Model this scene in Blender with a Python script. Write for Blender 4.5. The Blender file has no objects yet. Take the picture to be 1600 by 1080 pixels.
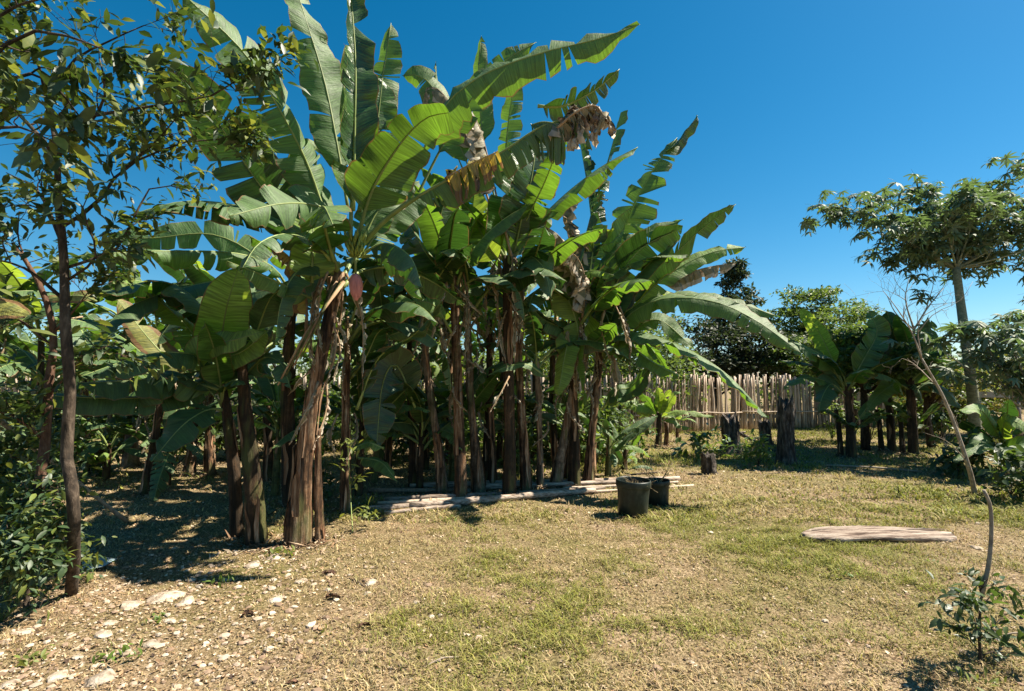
import bpy, math, random
import numpy as np
from mathutils import Vector, Matrix
S = bpy.context.scene
COL = S.collection
R = math.radians

# ------------------------------------------------------------------ camera
CH = 1.6; PITCH = R(4.289); F = 800.0
cam_d = bpy.data.cameras.new('camera'); cam = bpy.data.objects.new('camera', cam_d); COL.objects.link(cam)
cam.location = (0, 0, CH); cam.rotation_euler = (R(90) + PITCH, 0, 0)
cam_d.sensor_fit = 'HORIZONTAL'; cam_d.sensor_width = 36; cam_d.lens = 18.0
cam_d.clip_start = 0.05; cam_d.clip_end = 5000
S.camera = cam
# ------------------------------------------------------------------ light
SUN_DIR = Vector((1.0, 0.13, 0)).normalized()      # horizontal direction towards the sun
SUN_EL = R(53)
W = bpy.data.worlds.new('World'); S.world = W; W.use_nodes = True
wn = W.node_tree.nodes; wl = W.node_tree.links
sky = wn.new('ShaderNodeTexSky'); sky.sky_type = 'NISHITA'; sky.sun_disc = False
sky.sun_elevation = SUN_EL; sky.sun_rotation = math.atan2(SUN_DIR.x, SUN_DIR.y)
sky.air_density = 1.0; sky.dust_density = 0.4; sky.ozone_density = 3.5; sky.altitude = 300
hs = wn.new('ShaderNodeHueSaturation'); hs.inputs['Saturation'].default_value = 1.40
hs.inputs['Hue'].default_value = 0.485
wl.new(sky.outputs[0], hs.inputs['Color']); wl.new(hs.outputs[0], wn['Background'].inputs['Color'])
wn['Background'].inputs['Strength'].default_value = 0.05
sd = bpy.data.lights.new('sun', 'SUN'); sd.energy = 5.0; sd.angle = R(0.5); sd.color = (1.0, 0.91, 0.76)
sun = bpy.data.objects.new('sun', sd); COL.objects.link(sun)
sv = Vector((SUN_DIR.x * math.cos(SUN_EL), SUN_DIR.y * math.cos(SUN_EL), math.sin(SUN_EL)))
sun.rotation_euler = sv.to_track_quat('Z', 'Y').to_euler()
S.view_settings.view_transform = 'Standard'; S.view_settings.look = 'None'
S.view_settings.exposure = 1.46; S.view_settings.gamma = 1.0; S.view_settings.use_curve_mapping = False
S.render.engine = 'CYCLES'
S.cycles.max_bounces = 7; S.cycles.diffuse_bounces = 2; S.cycles.glossy_bounces = 2
S.cycles.transmission_bounces = 4; S.cycles.caustics_reflective = False; S.cycles.caustics_refractive = False

# ------------------------------------------------------------------ pixel helpers (photo is 1600 x 1080)
CT, ST = math.cos(PITCH), math.sin(PITCH)
def P(px, py, d):
    """world point seen at photo pixel (px,py) at distance d along the ground"""
    x = (px - 800) / F; u = (540 - py) / F
    k = d / (CT - u * ST)
    return Vector((x * k, d, CH + (ST + u * CT) * k))
def G(px, py, z=0.0):
    x = (px - 800) / F; u = (540 - py) / F
    k = (z - CH) / (ST + u * CT)
    return Vector((x * k, (CT - u * ST) * k, z))
def proj(v):
    d = v.y; u = (v.z - CH)
    fw = d * CT + u * ST; up = -d * ST + u * CT
    if fw < 0.05: return (-9999, -9999, fw)
    return (800 + F * v.x / fw, 540 - F * up / fw, fw)
def gd(py): return G(800, py).y

# ------------------------------------------------------------------ materials
def nmat(name, rough=0.7):
    m = bpy.data.materials.new(name); m.use_nodes = True
    b = m.node_tree.nodes['Principled BSDF']; b.inputs['Roughness'].default_value = rough
    return m, m.node_tree.nodes, m.node_tree.links, b
def ramp(n, stops):
    r = n.new('ShaderNodeValToRGB'); e = r.color_ramp.elements
    while len(e) < len(stops): e.new(0.5)
    for i, (p, c) in enumerate(stops): e[i].position = p; e[i].color = (*c, 1)
    return r
def noise(n, l, vec, scale, detail=4, rough=0.6, stretch=None, coord='Object'):
    if vec is None:
        tc = n.new('ShaderNodeTexCoord'); vec = tc.outputs[coord]
    if stretch:
        mp = n.new('ShaderNodeMapping'); mp.inputs['Scale'].default_value = stretch; l.new(vec, mp.inputs[0]); vec = mp.outputs[0]
    t = n.new('ShaderNodeTexNoise'); t.inputs['Scale'].default_value = scale
    t.inputs['Detail'].default_value = detail; t.inputs['Roughness'].default_value = rough
    l.new(vec, t.inputs['Vector']); return t
def mixc(n, l, fac, a, b, mode='MIX'):
    m = n.new('ShaderNodeMix'); m.data_type = 'RGBA'; m.blend_type = mode
    for i, s in ((0, fac), (6, a), (7, b)):
        if hasattr(s, 'links') or hasattr(s, 'is_output'): l.new(s, m.inputs[i])
        elif isinstance(s, (int, float)): m.inputs[i].default_value = s
        else: m.inputs[i].default_value = (*s, 1)
    return m.outputs[2]
def bump(n, l, h, b, strength=0.4, dist=0.02):
    k = n.new('ShaderNodeBump'); k.inputs['Strength'].default_value = strength; k.inputs['Distance'].default_value = dist
    l.new(h, k.inputs['Height']); l.new(k.outputs[0], b.inputs['Normal']); return k
def maprange(n, l, v, a, b, c=0.0, d=1.0):
    m = n.new('ShaderNodeMapRange'); l.new(v, m.inputs[0])
    for i, x in zip((1, 2, 3, 4), (a, b, c, d)): m.inputs[i].default_value = x
    return m.outputs[0]

def blade_mat(name, top, top2, trans, edge=(0.20, 0.11, 0.04), edge_at=0.90, gloss=0.34, tf=0.32, dryness=0.5):
    """banana blade: lateral veins along the UV, waxy top, paler underside, light coming through"""
    m, n, l, b = nmat(name, gloss)
    uv = n.new('ShaderNodeUVMap'); sep = n.new('ShaderNodeSeparateXYZ'); l.new(uv.outputs[0], sep.inputs[0])
    fine = noise(n, l, uv.outputs[0], 1.0, 3, 0.65, (58, 0.7, 1))
    band = noise(n, l, uv.outputs[0], 1.0, 3, 0.6, (9, 1.0, 1))
    big = noise(n, l, None, 2.6, 3, 0.6)
    oi = n.new('ShaderNodeObjectInfo')
    c = mixc(n, l, maprange(n, l, band.outputs[0], 0.35, 0.68), top, top2)
    c = mixc(n, l, maprange(n, l, fine.outputs[0], 0.35, 0.75, 0, 0.45), c, tuple(min(1, x * 1.9 + 0.01) for x in top2))
    hv = n.new('ShaderNodeHueSaturation'); l.new(c, hv.inputs['Color'])
    l.new(maprange(n, l, oi.outputs['Random'], 0, 1, 0.485, 0.512), hv.inputs['Hue'])
    vm = n.new('ShaderNodeMath'); vm.operation = 'MULTIPLY'; l.new(maprange(n, l, big.outputs[0], 0.3, 0.7, 0.70, 1.35), vm.inputs[0]); l.new(maprange(n, l, fine.outputs[0], 0.34, 0.66, 0.50, 1.40), vm.inputs[1])
    l.new(vm.outputs[0], hv.inputs['Value'])
    c = hv.outputs[0]
    geo = n.new('ShaderNodeNewGeometry')
    under = mixc(n, l, 0.35, c, (0.13, 0.20, 0.08))
    c = mixc(n, l, geo.outputs['Backfacing'], c, under)
    ab = n.new('ShaderNodeMath'); ab.operation = 'ABSOLUTE'; l.new(sep.outputs[1], ab.inputs[0])
    ad = n.new('ShaderNodeMath'); ad.operation = 'MULTIPLY_ADD'; l.new(band.outputs[0], ad.inputs[0]); ad.inputs[1].default_value = dryness * 0.3
    l.new(ab.outputs[0], ad.inputs[2])
    ed = maprange(n, l, ad.outputs[0], edge_at + 0.12, edge_at + 0.16)
    c2 = mixc(n, l, ed, c, edge)
    l.new(c2, b.inputs['Base Color'])
    rg = n.new('ShaderNodeMapRange'); l.new(geo.outputs['Backfacing'], rg.inputs[0]); rg.inputs[3].default_value = gloss; rg.inputs[4].default_value = 0.62
    l.new(rg.outputs[0], b.inputs['Roughness']); b.inputs['Specular IOR Level'].default_value = 0.62
    hb = n.new('ShaderNodeMath'); hb.operation = 'MULTIPLY_ADD'; l.new(band.outputs[0], hb.inputs[0]); hb.inputs[1].default_value = 2.5; l.new(fine.outputs[0], hb.inputs[2])
    k = bump(n, l, hb.outputs[0], b, 0.75, 0.009)
    tr = n.new('ShaderNodeBsdfTranslucent'); tc = mixc(n, l, maprange(n, l, fine.outputs[0], 0.34, 0.66), tuple(x * 0.55 for x in trans), trans)
    l.new(mixc(n, l, ed, tc, edge), tr.inputs[0])
    mx = n.new('ShaderNodeMixShader'); mx.inputs[0].default_value = tf
    l.new(b.outputs[0], mx.inputs[1]); l.new(tr.outputs[0], mx.inputs[2]); l.new(mx.outputs[0], n['Material Output'].inputs[0])
    return m
M = {}
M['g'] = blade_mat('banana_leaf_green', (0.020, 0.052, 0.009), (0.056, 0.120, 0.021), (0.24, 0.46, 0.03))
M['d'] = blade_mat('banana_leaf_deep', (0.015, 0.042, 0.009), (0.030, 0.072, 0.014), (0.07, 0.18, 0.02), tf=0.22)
M['y'] = blade_mat('banana_leaf_young', (0.11, 0.20, 0.025), (0.15, 0.25, 0.04), (0.45, 0.62, 0.05), tf=0.42)
M['o'] = blade_mat('banana_leaf_yellow', (0.15, 0.135, 0.02), (0.23, 0.19, 0.03), (0.50, 0.42, 0.03), tf=0.35, edge_at=0.75, dryness=1.2)
M['yo'] = blade_mat('banana_leaf_dying', (0.58, 0.42, 0.05), (0.26, 0.11, 0.03), (0.8, 0.55, 0.06), tf=0.3, edge_at=0.70, dryness=1.6)
M['x'] = blade_mat('banana_leaf_dry', (0.30, 0.22, 0.15), (0.15, 0.085, 0.045), (0.42, 0.28, 0.16), edge=(0.46, 0.38, 0.29), edge_at=0.6, gloss=0.75, tf=0.18)
M['xl'] = blade_mat('banana_leaf_dry_pale', (0.38, 0.30, 0.23), (0.13, 0.085, 0.055), (0.42, 0.30, 0.2), edge=(0.52, 0.43, 0.33), edge_at=0.6, gloss=0.75, tf=0.18)

def simple(name, stops, scale=8, rough=0.8, stretch=None, bs=0.5, bd=0.02, tf=0, tcol=None, spec=0.3, detail=5):
    m, n, l, b = nmat(name, rough)
    t = noise(n, l, None, scale, detail, 0.65, stretch)
    r = ramp(n, stops); l.new(t.outputs[0], r.inputs[0])
    oi = n.new('ShaderNodeObjectInfo'); hv = n.new('ShaderNodeHueSaturation'); l.new(r.outputs[0], hv.inputs['Color'])
    l.new(maprange(n, l, oi.outputs['Random'], 0, 1, 0.78, 1.25), hv.inputs['Value'])
    l.new(hv.outputs[0], b.inputs['Base Color']); b.inputs['Specular IOR Level'].default_value = spec
    if bs: bump(n, l, t.outputs[0], b, bs, bd)
    if tf:
        tr = n.new('ShaderNodeBsdfTranslucent'); tr.inputs[0].default_value = (*tcol, 1)
        mx = n.new('ShaderNodeMixShader'); mx.inputs[0].default_value = tf
        l.new(b.outputs[0], mx.inputs[1]); l.new(tr.outputs[0], mx.inputs[2]); l.new(mx.outputs[0], n['Material Output'].inputs[0])
    return m
def stem_mat(name, stops):
    m, n, l, b = nmat(name, 0.75)
    t = noise(n, l, None, 1.0, 6, 0.7, (26, 26, 1.6)); t2 = noise(n, l, None, 1.0, 3, 0.6, (4, 4, 1.9))
    rough2 = noise(n, l, None, 9, 5, 0.75); gp = noise(n, l, None, 1.0, 3, 0.6, (5, 5, 1.1))
    r = ramp(n, stops); a = n.new('ShaderNodeMath'); a.operation = 'MULTIPLY_ADD'
    l.new(t2.outputs[0], a.inputs[0]); a.inputs[1].default_value = 0.9
    s = n.new('ShaderNodeMath'); s.operation = 'SUBTRACT'; l.new(t.outputs[0], s.inputs[0]); s.inputs[1].default_value = 0.45
    l.new(s.outputs[0], a.inputs[2]); l.new(a.outputs[0], r.inputs[0])
    cc = mixc(n, l, maprange(n, l, rough2.outputs[0], 0.45, 0.62, 0, 0.65), r.outputs[0], (0.02, 0.014, 0.009))
    cc = mixc(n, l, maprange(n, l, gp.outputs[0], 0.56, 0.66, 0, 0.7), cc, (0.10, 0.115, 0.035))
    l.new(cc, b.inputs['Base Color'])
    bump(n, l, t.outputs[0], b, 1.0, 0.05); b.inputs['Specular IOR Level'].default_value = 0.25
    return m
M['stem'] = stem_mat('pseudostem_bark', [(0.28, (0.012, 0.009, 0.006)), (0.42, (0.06, 0.032, 0.017)), (0.54, (0.21, 0.11, 0.055)), (0.64, (0.34, 0.23, 0.14)), (0.78, (0.45, 0.36, 0.26))])
M['stem_pale'] = stem_mat('pseudostem_pale', [(0.28, (0.03, 0.02, 0.012)), (0.42, (0.14, 0.09, 0.055)), (0.56, (0.30, 0.21, 0.14)), (0.75, (0.42, 0.33, 0.24))])
M['stem_dark'] = stem_mat('pseudostem_dark', [(0.25, (0.016, 0.012, 0.008)), (0.45, (0.045, 0.03, 0.016)), (0.6, (0.10, 0.055, 0.028)), (0.8, (0.17, 0.11, 0.06))])
M['stem_green'] = stem_mat('pseudostem_green', [(0.25, (0.03, 0.03, 0.012)), (0.42, (0.09, 0.10, 0.03)), (0.56, (0.16, 0.17, 0.06)), (0.78, (0.28, 0.22, 0.10))])
M['rib'] = simple('midrib_green', [(0.3, (0.16, 0.22, 0.06)), (0.7, (0.28, 0.33, 0.12))], 6, 0.45, None, 0, tf=0.15, tcol=(0.3, 0.4, 0.1))
M['rib_dry'] = simple('midrib_dry', [(0.3, (0.18, 0.10, 0.05)), (0.7, (0.38, 0.27, 0.17))], 9, 0.8)
M['sheath'] = simple('dry_sheath', [(0.3, (0.06, 0.03, 0.016)), (0.5, (0.24, 0.125, 0.065)), (0.7, (0.46, 0.34, 0.23))], 1.0, 0.85, (40, 40, 3), 0.5)
M['bark'] = simple('bark', [(0.32, (0.014, 0.011, 0.008)), (0.5, (0.045, 0.032, 0.022)), (0.70, (0.12, 0.09, 0.065))], 22, 0.9, (1, 1, 0.35), 0.8)
M['bark_red'] = simple('bark_reddish', [(0.3, (0.05, 0.025, 0.016)), (0.5, (0.12, 0.06, 0.035)), (0.72, (0.22, 0.15, 0.11))], 22, 0.9, (1, 1, 0.35), 0.8)
M['bark_grey'] = simple('bark_grey', [(0.3, (0.10, 0.09, 0.075)), (0.5, (0.22, 0.20, 0.16)), (0.72, (0.36, 0.34, 0.28))], 14, 0.85, (1, 1, 1.6), 0.5)
M['bark_green'] = simple('bark_grey_green', [(0.3, (0.11, 0.12, 0.075)), (0.5, (0.21, 0.22, 0.145)), (0.72, (0.34, 0.34, 0.25))], 14, 0.8, (1, 1, 1.6), 0.5)
M['twig'] = simple('bare_twig', [(0.3, (0.16, 0.12, 0.09)), (0.7, (0.36, 0.30, 0.23))], 20, 0.8, None, 0.3)
M['leafA'] = simple('shrub_leaf', [(0.3, (0.015, 0.034, 0.010)), (0.7, (0.042, 0.075, 0.026))], 5, 0.52, None, 0, tf=0.16, tcol=(0.15, 0.26, 0.03), spec=0.6)
M['leafY'] = simple('shrub_leaf_yellow', [(0.3, (0.08, 0.12, 0.022)), (0.7, (0.15, 0.17, 0.035))], 5, 0.6, None, 0, tf=0.28, tcol=(0.36, 0.40, 0.05), spec=0.5)
M['leafP'] = simple('palmate_leaf', [(0.3, (0.07, 0.11, 0.06)), (0.7, (0.15, 0.20, 0.12))], 3, 0.62, None, 0, tf=0.22, tcol=(0.2, 0.32, 0.08), spec=0.6)
M['leafB'] = simple('tree_leaf', [(0.3, (0.030, 0.055, 0.016)), (0.7, (0.075, 0.115, 0.030))], 0.9, 0.5, None, 0, tf=0.25, tcol=(0.18, 0.28, 0.04), detail=2)
M['leafL'] = simple('tree_leaf_light', [(0.3, (0.06, 0.11, 0.02)), (0.7, (0.13, 0.19, 0.04))], 0.9, 0.5, None, 0, tf=0.3, tcol=(0.28, 0.4, 0.05), detail=2)
M['leafO'] = simple('hedge_leaf_ochre', [(0.35, (0.09, 0.10, 0.02)), (0.6, (0.20, 0.17, 0.03)), (0.75, (0.36, 0.22, 0.03))], 0.8, 0.5, None, 0, tf=0.25, tcol=(0.4, 0.35, 0.05), detail=2)
M['leafK'] = simple('tree_leaf_dark', [(0.3, (0.022, 0.034, 0.016)), (0.7, (0.05, 0.066, 0.032))], 0.9, 0.55, None, 0, tf=0.15, tcol=(0.1, 0.15, 0.04), detail=2)
M['bamboo'] = simple('bamboo_dry', [(0.3, (0.26, 0.19, 0.14)), (0.5, (0.45, 0.35, 0.26)), (0.7, (0.58, 0.48, 0.37))], 1.0, 0.65, (30, 30, 2.5), 0.3)
M['bamboo_dark'] = simple('bamboo_weathered', [(0.3, (0.12, 0.08, 0.055)), (0.5, (0.24, 0.17, 0.115)), (0.7, (0.36, 0.28, 0.2))], 1.0, 0.7, (30, 30, 2.5), 0.3)
M['pole'] = simple('weathered_pole', [(0.36, (0.07, 0.05, 0.035)), (0.46, (0.22, 0.165, 0.125)), (0.58, (0.34, 0.275, 0.22)), (0.72, (0.44, 0.38, 0.32))], 1.0, 0.8, (2.2, 40, 40), 0.5)
M['stump'] = simple('charred_stump', [(0.3, (0.012, 0.010, 0.009)), (0.48, (0.05, 0.040, 0.032)), (0.6, (0.14, 0.115, 0.095)), (0.75, (0.30, 0.26, 0.22))], 1.0, 0.9, (20, 20, 4), 1.0, 0.04)
M['plank'] = simple('weathered_plank', [(0.34, (0.05, 0.03, 0.02)), (0.44, (0.17, 0.12, 0.09)), (0.56, (0.31, 0.25, 0.20)), (0.72, (0.43, 0.38, 0.32))], 1.0, 0.9, (2.2, 22, 30), 1.0, 0.04)
M['pot'] = simple('black_plastic', [(0.35, (0.008, 0.014, 0.011)), (0.55, (0.022, 0.032, 0.026)), (0.72, (0.085, 0.085, 0.065))], 9, 0.45, (1, 1, 0.5), 0.15)
M['soil'] = simple('pot_soil', [(0.3, (0.02, 0.014, 0.01)), (0.7, (0.06, 0.045, 0.03))], 30, 0.95)
M['stone'] = simple('pale_stone', [(0.34, (0.13, 0.09, 0.06)), (0.46, (0.31, 0.245, 0.18)), (0.62, (0.44, 0.375, 0.30)), (0.75, (0.50, 0.45, 0.38))], 14, 0.95, None, 0.8, 0.03)
M['straw'] = simple('dry_straw', [(0.3, (0.20, 0.14, 0.07)), (0.7, (0.40, 0.31, 0.17))], 9, 0.8, None, 0)
M['bud'] = simple('banana_flower_bud', [(0.3, (0.34, 0.12, 0.13)), (0.7, (0.55, 0.24, 0.25))], 1.0, 0.45, (40, 40, 6), 0.3)
M['fruit'] = simple('green_banana', [(0.3, (0.13, 0.17, 0.03)), (0.7, (0.25, 0.30, 0.06))], 8, 0.45, None, 0.1)
M['sheet'] = simple('blue_sheet', [(0.3, (0.28, 0.38, 0.42)), (0.7, (0.40, 0.50, 0.53))], 5, 0.5, None, 0.1)
M['wall'] = simple('pale_wall', [(0.3, (0.30, 0.26, 0.22)), (0.7, (0.45, 0.40, 0.35))], 5, 0.9)
M['bluelt'] = simple('aloe_leaf', [(0.3, (0.10, 0.16, 0.09)), (0.7, (0.18, 0.25, 0.15))], 5, 0.5, None, 0)

# ------------------------------------------------------------------ mesh builder
class MB:
    def __init__(s): s.v = []; s.f = []; s.uv = []; s.mi = []
    def face(s, idx, uv=None, mi=0): s.f.append(idx); s.uv.append(uv); s.mi.append(mi)
    def tube(s, pts, rad, n=7, cap=True, ridge=0.0, rng=None, mi=0):
        pts = [Vector(p) for p in pts]; k = len(pts); b0 = len(s.v)
        t0 = (pts[1] - pts[0]).normalized(); a = t0.orthogonal().normalized()
        for i, p in enumerate(pts):
            t = (pts[min(i + 1, k - 1)] - pts[max(i - 1, 0)]).normalized()
            a = (a - t * a.dot(t)); a = a.normalized() if a.length > 1e-6 else t.orthogonal().normalized()
            b = t.cross(a); r = rad[i] if hasattr(rad, '__len__') else rad
            for j in range(n):
                q = 2 * math.pi * j / n
                rr = r * (1 + (ridge * (rng.random() - 0.5) if rng else 0))
                s.v.append(p + (a * math.cos(q) + b * math.sin(q)) * rr)
        for i in range(k - 1):
            for j in range(n):
                j2 = (j + 1) % n
                s.face((b0 + i * n + j, b0 + i * n + j2, b0 + (i + 1) * n + j2, b0 + (i + 1) * n + j), None, mi)
        if cap:
            s.face(tuple(b0 + (k - 1) * n + j for j in range(n)), None, mi)
            s.face(tuple(b0 + j for j in reversed(range(n))), None, mi)
    def mesh(s, name, mats, smooth=True):
        me = bpy.data.meshes.new(name); me.from_pydata([tuple(v) for v in s.v], [], s.f)
        for m in (mats if isinstance(mats, (list, tuple)) else [mats]): me.materials.append(m)
        if any(u is not None for u in s.uv):
            lay = me.uv_layers.new(name='UVMap'); d = []
            for f, u in zip(s.f, s.uv):
                for i in range(len(f)): d += (u[i] if u else (0, 0))
            lay.data.foreach_set('uv', d)
        if len(set(s.mi)) > 1: me.polygons.foreach_set('material_index', s.mi)
        me.polygons.foreach_set('use_smooth', [smooth] * len(s.f))
        me.update(); return me
def link(name, me, parent=None, mat=None):
    o = bpy.data.objects.new(name, me); COL.objects.link(o)
    if parent is not None: o.parent = parent
    if mat: o.matrix_local = mat
    return o
def shift(mb, base):
    mb.v = [Vector(v) - base for v in mb.v]; return mb
def tag(o, label=None, cat=None, group=None, kind=None):
    if label: o['label'] = label
    if cat: o['category'] = cat
    if group: o['group'] = group
    if kind: o['kind'] = kind
    return o
def thing(name, loc, label, cat, group=None):
    o = bpy.data.objects.new(name, None); o.empty_display_size = 0.1; COL.objects.link(o); o.location = loc
    return tag(o, label, cat, group)
def catmull(pts, n):
    pts = [Vector(p) for p in pts]
    if len(pts) == 2: pts = [pts[0], pts[0].lerp(pts[1], 0.5), pts[1]]
    q = [pts[0] * 2 - pts[1]] + pts + [pts[-1] * 2 - pts[-2]]
    dense = []
    for i in range(len(pts) - 1):
        a, b, c, d = q[i:i + 4]
        for j in range(24):
            t = j / 24
            dense.append(0.5 * ((2 * b) + (c - a) * t + (2 * a - 5 * b + 4 * c - d) * t * t + (3 * b - a - 3 * c + d) * t ** 3))
    dense.append(pts[-1])
    L = [0]
    for i in range(1, len(dense)): L.append(L[-1] + (dense[i] - dense[i - 1]).length)
    out = []; k = 0
    for i in range(n):
        s = L[-1] * i / (n - 1)
        while k < len(L) - 2 and L[k + 1] < s: k += 1
        w = (s - L[k]) / max(1e-9, L[k + 1] - L[k]); out.append(dense[k].lerp(dense[k + 1], min(1, w)))
    return out, L[-1]

# ------------------------------------------------------------------ banana leaf
def blade(pts, hw, ang=60, d=(25, 25), tears=(3, 3), pet=0.15, hang=0.0, seed=0, jit=10, sweep=0.25,
          wave=0.02, gap=0.25, view=None, N0=None, tipw=0.0, rib=0.016, nlen=36, nw=5, crumple=0.0):
    """pts world midrib points, hw half width in metres. ang: 0 = upper face looks at the viewer, 90 = edge on facing up,
    180 = underside looks at the viewer. d = bend of (low side, high side)."""
    rng = random.Random(seed); mid, L = catmull(pts, nlen)
    view = view if view is not None else Vector((0, 0, CH))
    angs = ang if hasattr(ang, '__len__') else (ang, ang)
    T = [(mid[min(i + 1, nlen - 1)] - mid[max(i - 1, 0)]).normalized() for i in range(nlen)]
    chord = (mid[-1] - mid[0]).normalized(); m = mid[nlen // 2]
    C = (view - m).normalized() if N0 is None else N0
    Bc = chord.cross(C).normalized(); sg = 1
    if abs(Bc.z) > 0.15: sg = 1 if Bc.z > 0 else -1
    else: sg = 1 if Bc.x < 0 else -1
    Ns = []
    for i in range(nlen):
        t = T[i]; c = (C - t * C.dot(t)).normalized(); b = t.cross(c) * sg
        q = R(angs[0] + (angs[1] - angs[0]) * i / (nlen - 1))
        Ns.append((c * math.cos(q) + b * math.sin(q)).normalized())
    Sc = Ns[nlen // 2].cross(T[nlen // 2])
    lowsign = 1 if (-Sc.z + 0.3 * Sc.x) > 0 else -1
    mb = MB()
    def at(u):
        x = u * (nlen - 1); i = min(int(x), nlen - 2); w = x - i
        return mid[i].lerp(mid[i + 1], w), T[i].lerp(T[i + 1], w).normalized(), Ns[i].lerp(Ns[i + 1], w).normalized()
    def half(u):      # blade outline
        b = (u - pet) / (1 - pet)
        if b <= 0: return 0.0
        a = min(1.0, (b / 0.16)) ; a = math.sin(a * math.pi / 2) ** 0.8
        return hw * a * max(tipw, (1 - max(0, b) ** 3.2)) ** 0.62
    for sd in (1, -1):
        k = 0 if sd == lowsign else 1
        nt = tears[k]; cuts = sorted(pet + (1 - pet) * (0.06 + 0.9 * rng.random()) for _ in range(nt))
        cuts = [pet] + cuts + [1.0]
        dr = d[k]; ph = rng.random() * 6; ph2 = rng.random() * 6
        for ci in range(len(cuts) - 1):
            u0, u1 = cuts[ci], cuts[ci + 1]
            if u1 - u0 < 0.006: continue
            nc = max(2, int((u1 - u0) * nlen * 1.1) + 1)
            torn = nt > 0
            ja = rng.gauss(0, jit) if torn else 0; jh = max(0, hang + (rng.gauss(0, 0.12) if hang else 0)); js = rng.gauss(0, 0.07) if torn else 0
            short = 1 - (abs(rng.gauss(0, 0.035)) if torn else 0); gp = gap * (0.2 + rng.random()) if torn else 0
            b0 = len(mb.v)
            for c in range(nc):
                f = c / (nc - 1); u = u0 + (u1 - u0) * f
                p0, t, nn = at(u); s = nn.cross(t) * sd
                h = half(u) * ((1 - 0.07 * abs(2 * f - 1) ** 8) if torn else 1) * (1 + 0.03 * math.sin(u * 17 + ph)); pos = p0.copy(); mb.v.append(pos.copy())
                uc = (u0 + u1) / 2
                for w_ in range(1, nw + 1):
                    w = w_ / nw
                    a = R(dr * (0.35 + 0.95 * w) + ja * w)
                    dirv = s * math.cos(a) - nn * math.sin(a) + t * (sweep + js)
                    if jh: dirv = dirv.normalized().lerp(Vector((0, 0, -1)), min(0.95, jh * (0.35 + 0.8 * w)))
                    if crumple: dirv += Vector((rng.gauss(0, 1), rng.gauss(0, 1), rng.gauss(0, 0.6))) * crumple
                    pos = pos + dirv.normalized() * (h * short / nw)
                    q = pos - t * ((u - uc) * L * gp * w)
                    wv = wave * w * (math.sin(u * L * 13 + ph) + 0.5 * math.sin(u * L * 31 + ph2 + w))
                    mb.v.append(q + nn * wv)
            for c in range(nc - 1):
                ua = (u0 + (u1 - u0) * c / (nc - 1)) * L; ub = (u0 + (u1 - u0) * (c + 1) / (nc - 1)) * L
                for w_ in range(nw):
                    A = b0 + c * (nw + 1) + w_; B = A + 1; D = A + nw + 1; E = D + 1
                    w0, w1 = sd * w_ / nw, sd * (w_ + 1) / nw
                    if sd > 0: mb.face((A, B, E, D), ((ua, w0), (ua, w1), (ub, w1), (ub, w0)))
                    else: mb.face((A, D, E, B), ((ua, w0), (ub, w0), (ub, w1), (ua, w1)))
    rb = MB(); n2 = 18; rp = []; rr = []
    for i in range(n2):
        u = i / (n2 - 1); p0, t, nn = at(u); rp.append(p0 - nn * (rib * 0.45 * (1 - u) + 0.001)); rr.append(rib * (1 - 0.82 * u) * (1.25 if u < pet else 1))
    rb.tube(rp, rr, 6)
    return mb, rb
LEAFN = [0]
def leaf(par, pts, wpx, m='g', label=None, name='leaf', rib=0.017, **kw):
    """pts: (px, py, dist) of the midrib; wpx: half width in photo pixels at the leaf's middle"""
    LEAFN[0] += 1; kw.setdefault('seed', LEAFN[0] * 7 + 3)
    if isinstance(kw.get('tears'), int): kw['tears'] = (kw['tears'],) * 2
    if isinstance(kw.get('d'), (int, float)): kw['d'] = (kw['d'],) * 2
    if m in 'gd' and 'tears' in kw: kw['tears'] = tuple(int(t * 1.5) + 2 if wpx > 20 else t for t in kw['tears'])
    dm = sum(p[2] for p in pts) / len(pts)
    mb, rb = blade([P(*p) for p in pts], wpx * dm / F, rib=rib, **kw)
    base = Vector(par.location)
    o = link(name, shift(mb, base).mesh(name, M[m]), par)
    r = link('midrib', shift(rb, base).mesh('midrib', M['rib_dry' if m[0] == 'x' or m == 'yo' else 'rib']), o)
    if label: o['label'] = label
    return o

# generic leaf meshes shared by the plants behind
def generic_leaf(seed, droop, tears, width=0.26, hang=0.0, jit=12):
    rng = random.Random(seed); pts = []
    a = R(72 - droop * 0.25); p = Vector((0, 0, 0)); L = 1.0
    for i in range(6):
        pts.append(p.copy()); p = p + Vector((math.cos(a), 0.03 * rng.gauss(0, 1), math.sin(a))) * (L / 5); a -= R(droop / 5)
    return blade(pts, width * 0.55, ang=90, d=(22 + 14 * rng.random(), 22 + 14 * rng.random()), tears=tears, seed=seed,
                 view=Vector((0.5, -6, 0.2)), pet=0.2, hang=hang, jit=jit, rib=0.012, nlen=22, nw=3, wave=0.012)
GL = []
for i, (dr, te) in enumerate([(40, (4, 5)), (70, (8, 3)), (95, (9, 11)), (120, (12, 14)), (30, (1, 2)), (60, (14, 13)), (100, (3, 4)), (135, (8, 7)), (85, (14, 12)), (115, (12, 15)), (50, (0, 5))]):
    mb, rb = generic_leaf(100 + i, dr, te)
    GL.append((mb, rb, {}))
def gl_mesh(i, mat):
    mb, rb, cache = GL[i]
    if mat not in cache:
        cache[mat] = (mb.mesh('leaf', M[mat]), rb.mesh('midrib', M['rib_dry' if mat[0] == 'x' else 'rib']))
    return cache[mat]
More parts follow.
